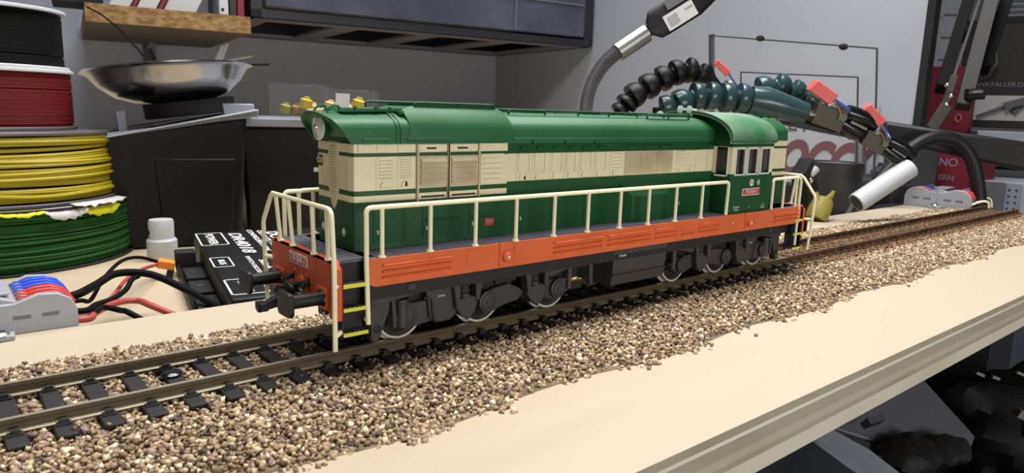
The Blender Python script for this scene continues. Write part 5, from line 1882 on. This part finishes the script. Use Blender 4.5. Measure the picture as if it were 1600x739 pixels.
clip('red-gripped spring clip on the teal arm tip, the middle one of three', (234.2, 58.4, 57.9), (248.4, 48.0, 52.8), (261.9, 37.5, 45.5), (234.3, 61.3, 70.5), (242.3, 52.7, 62.4), 1.25)
clip('red-gripped spring clip whose black jaws hold the white tube', (257.0, 38.8, 44.7), (266.3, 30.9, 38.7), (277.1, 21.2, 30.5), (258.3, 41.2, 59.5), (264.4, 33.9, 50.3), .95)
clip('red-gripped spring clip behind the black arm, highest of the three', (235.9, 118.8, 72.5), (240.3, 113.9, 67.2), (244.6, 108.9, 61.2), (232.8, 124.4, 84.8), (238.2, 118.1, 77.3), 0.72)
b = MB()
b.beam((207.6, 88.1, 55.3), (261.0, 40.4, 43.2), 4, 7, (0, 0, 1), h1=6)
tag(obj('holder_bar', b, 'black'), 'black bar carrying the two lower spring clips', 'bar')
# white tube held in the jaws
wt = thing('white_tube', 'white plastic tube held slantwise in the clip jaws', 'tube', (247.6, 35.0, 6.2))
g = Vector((247.6, 35.0, 6.2))
b = MB()
e0, e1 = Vector((0, 0, 0)), Vector((274.6, 19.7, 26.4)) - g
b.tube([e0, e1], 5.6, 28)
obj('tube_wall', b, 'white_tube', wt, bevel=.3)
b = MB(); dd_ = (e1 - e0).normalized(); b.tube([e0 - dd_ * .2, e0 - dd_ * .05], 4.6, 20)
obj('tube_mouth', b, 'black', wt)
b = MB(); q_ = (209.5, 87.7, 54.6); b.lathe([(10, 0), (10, 3), (2.5, 5), (2.5, 17 + q_[2])], (q_[0], q_[1], -17), (0, 0, 1), 16)
tag(obj('holder_post', b, 'black'), 'dark post with round foot carrying the clip bar', 'post')

# ================================================================== ACRYLIC SHEETS against the right wall
def sheet(name, label, c00, c10, c11, c01, th_, edges):
    t = thing(name, label, 'panel', c00, group='clear acrylic sheets by the right wall')
    g = Vector(c00)
    q = [Vector(p) - g for p in (c00, c10, c11, c01)]
    n = (q[1] - q[0]).cross(q[3] - q[0]).normalized() * th_
    b = MB(); b.add([*q, *[p + n for p in q]], [(0, 3, 2, 1), (4, 5, 6, 7), (0, 1, 5, 4), (1, 2, 6, 5), (2, 3, 7, 6), (3, 0, 4, 7)])
    obj('clear_sheet', b, 'clear', t, smooth=0)
    b = MB()
    for i, j in edges:
        b.beam(q[i] + n * .5, q[j] + n * .5, th_ * 1.15, th_ * 1.15, n)
    obj('sheet_edge', b, 'acrylic_edge', t)
    return t


sheet('acrylic_sheet', 'large clear acrylic sheet standing against the right wall', (438.5, 258.3, -21.6), (425.0, 101.2, -3.8), (437.2, 117.2, 107.7), (451.2, 282.7, 127.9), 1.0, ((2, 3), (3, 0), (1, 2)))
sheet('acrylic_sheet', 'smaller clear acrylic sheet in front of the large one', (381.0, 190.8, -5.9), (389.3, 99.7, 3.0), (397.7, 111.5, 83.4), (388.8, 206.4, 88.4), .9, ((2, 3), (3, 0), (1, 2)))
b = MB()
pk = Vector((463.2, 276.6, -24.9)); pk2 = Vector((477.6, 301.5, 132.5))
b.beam(pk, pk2, 1.6, 6, (0, 1, 0))
tag(obj('acrylic_strip', b, 'acrylic_edge'), 'thin dark upright strip behind the left edge of the large acrylic sheet', 'strip')
for i, p_ in enumerate(((441.0, 223.4, 121.5), (439.1, 145.5, 110.5))):
    b = MB(); b.ball(p_, 3.4, 10, (1.6, 1, .8))
    tag(obj('putty_blob', b, 'black_soft'), ('dark blob on the top edge of the large acrylic sheet, the left one', 'dark blob on the top edge of the large acrylic sheet, the right one')[i], 'putty')

# ================================================================== PAINTED SIGN and clutter low on the right wall
sg0 = Vector((525.3, 226.4, 2.2))
sgn = thing('painted_sign', 'grey sign with dark brush letters and red painted letters behind the short hood', 'sign', (523.0, 210.7, 18.7))
g = Vector((523.0, 210.7, 18.7))
right = -VV
up = ZZ
b = MB()
for (a0, a1, z0, z1) in ((-95, 70, -50, 46),):
    vs = [right * a + up * z - U * d_ for d_ in (1.0, 3.0) for (a, z) in ((a0, z0), (a1, z0), (a1, z1), (a0, z1))]
    b.add(vs, [(0, 3, 2, 1), (4, 5, 6, 7), (0, 1, 5, 4), (1, 2, 6, 5), (2, 3, 7, 6), (3, 0, 4, 7)])
obj('sign_board', b, 'wall', sgn)
text('dark_lettering', 'ET NEW', 25, 'ink', sgn, right * 22 + up * 28 - U * 3.4, right, up, ext=.3)
text('red_lettering', 'ROCC', 46, 'ink_red', sgn, right * -2 + up * -8 - U * 3.4, right, up, ext=.4, bold=True, shear=.35, width=.8, heavy=.05)
b = MB()
def sp_(a, z): return right * a + up * z - U * 3.6
b.beam(sp_(48, -18), sp_(74, 14), 6, 1.2, U); b.beam(sp_(42, -26), sp_(50, -16), 10, 1.2, U)
obj('red_slash', b, 'ink_red', sgn)
b = MB(); b.tube([(496.5, 142.0, -26.4), (502.7, 152.8, 41.8)], 4.8, 14)
tag(obj('steel_post', b, 'dull_steel'), 'upright steel post behind the white tube', 'post')
b = MB(); b.beam(sp_(-95, -20), sp_(-58, -16), 44, 1.0, U)
obj('red_paint_patch', b, 'ink_red', sgn)
b = MB(); b.beam((385.1, 146.4, -10.9), (518.5, 100.4, -11.8), 30, 22, (0, 0, 1))
tag(obj('equipment_case', b, 'black_soft', bevel=2), 'low black equipment case at the back of the bench under the painted sign', 'case')
# dark mug-like tub
tb_ = thing('dark_tub', 'dark plastic tub standing behind the yellow cap', 'tub', (*(359.9, 103.5, -0.8)[:2], -17))
zz1 = (362.0, 107.0, 21.4)[2] + 17
b = MB(); b.lathe([(17, 0), (19.5, zz1 - 2), (19.8, zz1), (17, zz1), (16, zz1 - 3)], n=30)
obj('tub_wall', b, 'dark_grey', tb_)
b = MB(); b.lathe([(16.6, zz1 - 2.4), (16.6, zz1 - 1.2)], n=30)
obj('tub_content', b, 'mid_grey', tb_)
# yellow prong cap
yc = thing('yellow_cap', 'pale yellow plastic cap with two prongs beside the rear steps', 'cap', (233.7, 50.0, -2.4))
g = Vector((233.7, 50.0, -2.4))
ax3 = Vector((240.5, 49.4, 8.2)) - g
b = MB(); b.lathe([(5.2, -2), (6.0, 0), (6.2, 4), (5.6, 9), (4.8, 11)], (0, 0, 0), ax3, 22)
obj('cap_body', b, 'yellow_plastic', yc)
b = MB(); b.lathe([(3.4, -2.1), (3.2, -.6)], (0, 0, 0), ax3, 18)
obj('cap_socket', b, 'shelf_front', yc)
for tp_ in ((236.9, 53.1, 10.9), (244.5, 46.9, 11.6)):
    b = MB(); b.tube([ax3.normalized() * 8, (Vector(tp_) - g) * .8, Vector(tp_) - g], [3.0, 1.7, 1.0], 12)
    obj('prong', b, 'yellow_plastic', yc)
b = MB(); b.tube([(0, 0, 0), (0, 0, -17 - g.z)], 2.5, 10)
obj('cap_stem', b, 'black', yc)
# white screw-like fitting on a black clamp
fc = thing('white_fitting', 'small white cylinder with a chrome collar above the rear handrail', 'fitting', (261.4, 71.3, 17.8))
g = Vector((261.4, 71.3, 17.8))
b = MB(); b.tube([Vector((261.4, 71.3, 17.8)) - g, Vector((265.3, 69.0, 22.2)) - g], 2.4, 14)
obj('white_pin', b, 'white_tube', fc)
b = MB(); b.ball((0, 0, -2), 3.0, 12); b.tube([(0, 0, -2), (1, 1, -8)], 2.2, 10)
obj('chrome_collar', b, 'chrome', fc)
b = MB(); b.beam((-6, 2, 6), (8, 4, -14), 9, 16); b.tube([(4, 4, -10), (4, 4, -17 - g.z)], 5, 12)
obj('clamp_body', b, 'black_soft', fc, bevel=1)
# black spray cans and dark clutter on the bench beyond
for i, (px_, r2, h2, lab, nm, m) in enumerate((((438.4, 113.8, -15.4), 9, 26, 'squat black pot left of the slanted tube base', 'black_pot', 'black_soft'), ((470.4, 113.0, -17.2), 12, 34, 'black can behind the slanted white tube', 'black_can', 'dark_grey'), ((501.5, 113.0, -19.1), 10, 40, 'tall black can right of the slanted white tube', 'black_can', 'black_soft'))):
    b = MB(); b.lathe([(r2, 0), (r2 * 1.03, 1), (r2, h2 * .8), (r2 * .6, h2 * .92), (r2 * .55, h2)], (px_[0], px_[1], -17), (0, 0, 1), 20)
    tag(obj(nm, b, m), lab, 'can')
b = MB(); b.beam((330.6, 60.1, -8.2), (335.5, 72.1, 3.9), 3.4, 3.4); b.beam((335.5, 72.1, 3.9), (316.2, 71.1, -13.0), 3, 3)
tag(obj('black_clamp', b, 'black'), 'angular black clamp lying under the white tube', 'clamp')
b = MB(); b.tube(smooth_path([(341.0, 61.3, -11.3), (353.1, 57.2, -7.6), (367.5, 53.7, -5.0), (382.7, 50.4, -4.2)], 6), .55, 8)
tag(obj('wire', b, 'lead_pink'), 'thin pinkish wire lying behind the far connector', 'wire')
b = MB()
q0, q1, q2, q3 = (269.0, 92.8, -16.6), (433.5, 77.2, -16.6), (532.7, 105.2, -16.6), (343.1, 143.5, -16.6)
b.add([(*q[:2], -17 + d_) for d_ in (.2, 1.2) for q in (q0, q1, q2, q3)], [(0, 3, 2, 1), (4, 5, 6, 7), (0, 1, 5, 4), (1, 2, 6, 5), (2, 3, 7, 6), (3, 0, 4, 7)])
tag(obj('cutting_mat', b, 'black_soft'), 'dark mat on the bench behind the far end of the board', 'mat')

# ================================================================== DESK LAMP on the right
lamp = thing('desk_lamp', 'jointed desk lamp with an olive channel arm and long black head', 'lamp', (418.3, 65.8, 47.6))
g = Vector((418.3, 65.8, 47.6))
vz = (g - Vector((-152.754, -143.341, 52.012))).normalized()
rel = lambda *a: Vector(a) - g
b = MB(); b.beam(rel(*(478.2, 54.6, 157.3)), rel(*(439.1, 52.0, 63.1)), 10, 13, vz)
obj('olive_arm', b, 'olive', lamp, bevel=.5)
b = MB(); b.beam(rel(*(469.9, 58.7, 156.7)), rel(*(432.3, 59.1, 80.3)), 1.6, 9, vz)
obj('arm_flange', b, 'olive', lamp)
b = MB(); b.beam(rel(*(483.2, 70.9, 159.8)), rel(*(444.8, 70.2, 76.2)), 8, 16, vz, w1=8, h1=15)
obj('arm_cover', b, 'wire_black', lamp, bevel=.5)
b = MB(); b.beam(rel(*(506.2, 51.7, 160.7)), rel(*(470.6, 52.1, 91.5)), 8, 15, vz)
obj('parallel_arm', b, 'wire_black', lamp, bevel=.5)
b = MB(); b.beam(rel(*(430.1, 56.9, 85.7)), rel(*(420.5, 58.5, 58.0)), 5, 3, vz); b.beam(rel(*(422.2, 57.9, 61.7)), rel(*(412.2, 62.4, 44.9)), 8, 15, vz)
jn = obj('joint_bracket', b, 'olive', lamp, bevel=.4)
for p_ in ((418.5, 57.0, 78.3), (419.9, 54.0, 70.7), (416.8, 55.1, 64.3)):
    b = MB(); b.ball(rel(*p_), 1.7, 10)
    obj('bracket_screw', b, 'chrome', jn)
b = MB(); b.beam(rel(*(433.0, 48.7, 72.6)), rel(*(442.3, 41.0, 73.0)), 8, 7, vz)
kn = obj('tension_knob', b, 'black', lamp, bevel=1)
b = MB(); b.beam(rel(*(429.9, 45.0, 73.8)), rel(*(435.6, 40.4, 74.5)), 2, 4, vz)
obj('knob_shine', b, 'dull_steel', kn)  # pale piece put in as the shine on the knob
b = MB(); b.beam(rel(*(375.8, 81.2, 45.3)), rel(*(423.4, -9.2, 28.8)), 26, 13, (0, 0, 1), w1=26, h1=20)
hd = obj('lamp_head', b, 'black', lamp, bevel=2.5)
b = MB(); b.beam(rel(*(375.0, 70.9, 49.7)), rel(*(411.1, -7.5, 37.2)), 4, 1.2, (0, 0, 1))
obj('head_ridge', b, 'mid_grey', hd)
b = MB(); b.tube(smooth_path([rel(*(334.7, 61.3, 11.9)), rel(*(343.6, 56.5, 23.1)), rel(*(353.7, 50.7, 34.3)), rel(*(364.7, 43.1, 41.4)), rel(*(375.7, 33.7, 41.0)), rel(*(382.2, 26.4, 32.9)), rel(*(384.9, 21.2, 20.6)), rel(*(385.2, 16.6, 2.3)), rel(*(383.9, 14.5, -11.5))], 6), [4.4] * 49, 12)
tag(obj('black_hose', b, 'black'), 'thick black hose arching behind the far connector', 'hose').location = g * S

# ================================================================== RACK AND BOXES beyond the bench
rk = thing('rack_upright', 'grey slotted steel rack upright at the end of the right wall', 'rack', (*(738.9, 184.2, 116.5)[:2], -17))
g = Vector(rk.location) / S
vr = Vector((.64, .77, 0)); sr_ = Vector((.77, -.64, 0))
def rp_(a, d_, z): return sr_ * a + vr * d_ + ZZ * z
b = MB()
for (a0, a1, d0, d1) in ((-20, 20, 0, 2.5), (-20, -17.5, 0, 34)):
    vs = [rp_(a, d_, z) for z in (0, 620) for (a, d_) in ((a0, d0), (a1, d0), (a1, d1), (a0, d1))]
    b.add(vs, [(0, 3, 2, 1), (4, 5, 6, 7), (0, 1, 5, 4), (1, 2, 6, 5), (2, 3, 7, 6), (3, 0, 4, 7)])
obj('upright_angle', b, 'rack_grey', rk)
b = MB()
for k_ in range(16):
    z = 40 + k_ * 24.5
    b = MB(); b.beam(rp_(2, -.3, z), rp_(16, -.3, z), .8, 2.2, (0, 0, 1))
    obj('upright_slot', b, 'mid_grey', rk)
for k_ in range(5):
    b = MB(); b.ball(rp_(-4 + (k_ % 2) * 3, -.6, 88 + k_ * 32), 1.8, 8)
    obj('upright_rivet', b, 'chrome', rk)


def far_box(name, label, cat, x0, y0, x1, y1, D, m, depth=60, group=None, foot=False):
    """A carton facing the room: front face spans the given corners at distance D."""
    a, c = Vector(x0), Vector(x1)
    return None


def facing_box(name, label, cat, tl, br, m, depth=60.0, group=None, mats=None):
    """upright box whose front runs from tl (top left) to br (bottom right)."""
    tl, br = Vector(tl), Vector(br)
    d = Vector((br.x - tl.x, br.y - tl.y, 0))
    n = Vector((-d.y, d.x, 0)).normalized()
    if n.dot(Vector((.64, .77, 0))) < 0: n = -n
    t = thing(name, label, cat, (tl.x, tl.y, br.z), group=group)
    h = tl.z - br.z
    q = [Vector((0, 0, 0)), d, d + n * depth, n * depth]
    b = MB(); b.add([*q, *[p + ZZ * h for p in q]], [(0, 3, 2, 1), (4, 5, 6, 7), (0, 1, 5, 4), (1, 2, 6, 5), (2, 3, 7, 6), (3, 0, 4, 7)])
    obj('carton', b, m, t, bevel=.8)
    return t, d, n, h


def on_face(t, name, d, n, h, fx0, fy0, fx1, fy1, m, lift=1.0):
    """flat panel on the front face, fractions from the top left."""
    b = MB()
    q = [d * fx + ZZ * (h * (1 - fy)) - n * k_ for k_ in (0.05, lift) for fx, fy in ((fx0, fy1), (fx1, fy1), (fx1, fy0), (fx0, fy0))]
    b.add(q, [(0, 3, 2, 1), (4, 5, 6, 7), (0, 1, 5, 4), (1, 2, 6, 5), (2, 3, 7, 6), (3, 0, 4, 7)])
    return obj(name, b, m, t)


t, d, n, h = facing_box('tool_case', 'dark brown tool carton with a white tool picture and pale carry handle', 'box', (817.3, 184.4, 171.6), (840.7, 69.2, 47.5), 'brown_card', 90)
on_face(t, 'printed_panel', d, n, h, .16, .70, .9, .93, 'paper')
on_face(t, 'dark_top_edge', d, n, h, .25, -.02, 1, .04, 'black')
b = MB(); e_ = lambda fx, fy, k_=2.2: d * fx + ZZ * (h * (1 - fy)) - n * k_
b.beam(e_(.2, .90), e_(.42, .80), 3, 7, n, h1=9); b.beam(e_(.42, .80), e_(.60, .74), 8, 16, n); b.beam(e_(.50, .86), e_(.56, .78), 5, 7, n)
obj('printed_tool', b, 'mid_grey', t)
text('carton_lettering', 'WWW.FALLER.DE', 7.5, 'lid', t, e_(.32, .60, 1.2), d, ZZ, ext=.2)
b = MB(); b.tube(smooth_path([e_(.20, .24, 6), e_(.27, .29, 12), e_(.305, .38, 14), e_(.29, .45, 14), e_(.22, .51, 12), e_(.15, .54, 6)], 5), 1.5, 8)
obj('carry_handle', b, 'dull_steel', t)
t, d, n, h = facing_box('red_carton', 'crimson carton with a small ring mark standing behind the lamp joint', 'box', (699.9, 175.9, 111.1), (708.4, 132.5, 41.5), 'crimson', 25)
b = MB()
e_ = lambda fx, fy, k_=1.2: d * fx + ZZ * (h * (1 - fy)) - n * k_
b.tube([e_(.76 + .06 * math.cos(a), .78 + .055 * math.sin(a)) for a in [i * math.pi / 8 for i in range(16)]], .9, 6, closed=True)
obj('ring_mark', b, 'clip_red', t)
t, d, n, h = facing_box('red_carton', 'crimson carton lettered NO inside the loop of the black hose', 'box', (554.3, 107.7, 34.2), (553.1, 77.3, -14.5), 'crimson', 60)
text('carton_lettering', 'NO', 10, 'lid', t, d * .42 + ZZ * (h * .64) - n * .4, d, ZZ, ext=.2)
text('carton_lettering', 'ERN', 7, 'lid', t, d * .42 + ZZ * (h * .36) - n * .4, d, ZZ, ext=.2)
t, d, n, h = facing_box('dark_case', 'dark case standing behind the black hose next to the red carton', 'case', (489.3, 123.4, 38.1), (505.4, 86.1, -6.2), 'dark_grey', 30)
t, d, n, h = facing_box('pale_box', 'pale grey ribbed box at the top right above the tool carton', 'box', (898.5, 182.3, 227.0), (927.3, 94.0, 180.5), 'rack_grey', 80)
for k_ in range(3):
    on_face(t, 'box_rib', d, n, h, 0, .5 + k_ * .14, 1, .56 + k_ * .14, 'mid_grey', 3)
t, d, n, h = facing_box('white_crate', 'white crate with a dark band low at the right edge', 'crate', (653.6, 106.4, 45.1), (686.5, 31.3, 12.5), 'lid', 70)
on_face(t, 'crumpled_packing', d, n, h, 0.02, .55, 1, .95, 'mid_grey', 3)
t, d, n, h = facing_box('black_rail_box', 'dark strip-shaped box under the white crate', 'box', (638.8, 97.0, 8.4), (673.0, 27.0, 2.5), 'dark_grey', 70)
t, d, n, h = facing_box('grey_device', 'pale grey device with a perforated side plate at the right edge', 'device', (584.0, 75.0, 1.5), (611.6, 5.2, -27.7), 'rack_grey', 70)
on_face(t, 'screen_panel', d, n, h, .02, .02, .22, .85, 'mid_grey', 2)
pn_ = on_face(t, 'perforated_plate', d, n, h, .24, .04, .38, .95, 'lid', 3)
b = MB()
for i in range(4):
    for j in range(2):
        b.lathe([(.9, 0), (.9, .4)], d * (.27 + j * .07) + ZZ * (h * (.2 + i * .19)) - n * 3.1, -n, 8)
obj('plate_holes', b, 'black', pn_)
# shelf boards of the rack that carry the cartons
for (lab, pa_, pb_) in (('grey rack shelf under the tool carton', (736.2, 188.5, 40.5), (806.6, 50.2, 42.8)), ('upper grey rack shelf above the tool carton', (833.5, 198.6, 177.2), (875.4, 81.8, 168.7))):
    a, c = Vector(pa_), Vector(pb_)
    b = MB()
    dd2 = Vector((c.x - a.x, c.y - a.y, 0)); nn = Vector((-dd2.y, dd2.x, 0)).normalized()
    if nn.dot(Vector((.64, .77, 0))) < 0: nn = -nn
    z0 = min(a.z, c.z) - 4
    q = [Vector((a.x, a.y, z0)), Vector((c.x, c.y, z0)), Vector((c.x, c.y, z0)) + nn * 140, Vector((a.x, a.y, z0)) + nn * 140]
    b.add([*q, *[p - ZZ * 5 for p in q]], [(0, 3, 2, 1), (4, 5, 6, 7), (0, 1, 5, 4), (1, 2, 6, 5), (2, 3, 7, 6), (3, 0, 4, 7)])
    tag(obj('rack_shelf', b, 'dark_grey'), lab, 'shelf')

# ================================================================== UNDER THE BENCH, lower right
from mathutils import noise


def crumple(b, c, amount, scale):
    """Push a rounded bag's surface in and out into soft folds."""
    c = Vector(c)
    out = []
    for v in b.v:
        d_ = Vector(v) - c
        f_ = 1 + amount * (abs(noise.noise(Vector(v) * scale)) * 2 - .6)
        out.append(tuple(c + d_ * f_))
    b.v = out
    return b


tub = thing('grey_tub', 'grey plastic tub under the front edge of the board', 'tub', (113.6, -46.9, -64.7))
g = Vector((113.6, -46.9, -64.7))


def slab(b, pts, thick, nrm_):
    q = [Vector(p) - g for p in pts]
    n = Vector(nrm_).normalized() * thick
    k_ = len(q)
    b.add([*q, *[p - n for p in q]], [tuple(range(k_)), tuple(range(2 * k_ - 1, k_ - 1, -1))] + [(i, (i + 1) % k_, k_ + (i + 1) % k_, k_ + i) for i in range(k_)])


b = MB(); slab(b, ((98.3, -30.3, -60.2), (154.7, -41.1, -51.0), (162.6, -60.5, -71.4), (153.9, -61.8, -74.3), (115.2, -48.8, -66.9)), 2, (.2, -.7, .7))
obj('tub_side', b, 'tub_grey', tub, bevel=.5)
b = MB(); slab(b, ((81.4, -31.5, -58.0), (86.8, -35.4, -55.1), (92.0, -49.0, -60.4), (94.0, -65.8, -68.3), (88.4, -58.9, -70.5), (86.4, -45.5, -65.8)), 2, (.2, -.7, .7))
obj('tub_rim', b, 'lid', tub, bevel=.5)
b = MB(); b.ball(Vector((114.1, -53.4, -67.8)), 9.5, 36, (1.6, 1.1, .7)); crumple(b, (114.1, -53.4, -67.8), .2, .18)
tag(obj('black_dome', b, 'bag'), 'black domed bag stuffed in the grey tub', 'bag')
b = MB(); b.ball(Vector((129.4, -60.7, -66.8)), 8, 32, (1.3, 1, .6)); crumple(b, (129.4, -60.7, -66.8), .2, .2)
tag(obj('black_bundle', b, 'black_soft'), 'smaller dark bundle beside the domed bag in the tub', 'bag')
b = MB(); b.beam((101.4, -42.5, -55.9), (107.8, -45.0, -54.8), 2.5, 5, (.2, -.7, .7))
tag(obj('foil_scrap', b, 'dull_steel'), 'pale reflective scrap of foil lying against the grey tub', 'scrap')
b = MB(); b.ball(Vector((291.6, -51.7, -114.9)), 44, 48, (1.3, 1.1, .9)); crumple(b, (291.6, -51.7, -114.9), .28, .045)
tag(obj('black_sack', b, 'bag'), 'big black sack in the shade right of the grey tub', 'bag')
for i, (pa_, pb_) in enumerate((((203.1, -46.2, -57.9), (205.7, -48.7, -59.2)), ((208.5, -51.1, -59.4), (210.8, -53.3, -60.4)), ((217.1, -57.8, -57.1), (219.6, -60.2, -58.4)))):
    b = MB(); b.beam(pa_, pb_, 1.6, 1.2)
    tag(obj('silver_scrap', b, 'dull_steel'), ('silver scrap above the black sack, leftmost of three', 'silver scrap above the black sack, the middle one of three', 'silver scrap above the black sack, rightmost of three')[i], 'scrap')
b = MB(); b.beam((203.9, -63.1, -70.6), (207.5, -66.7, -72.9), 5, 3.5)
tag(obj('metal_bracket', b, 'dull_steel'), 'pale metal bracket at the right edge in the dark below the bench', 'bracket')
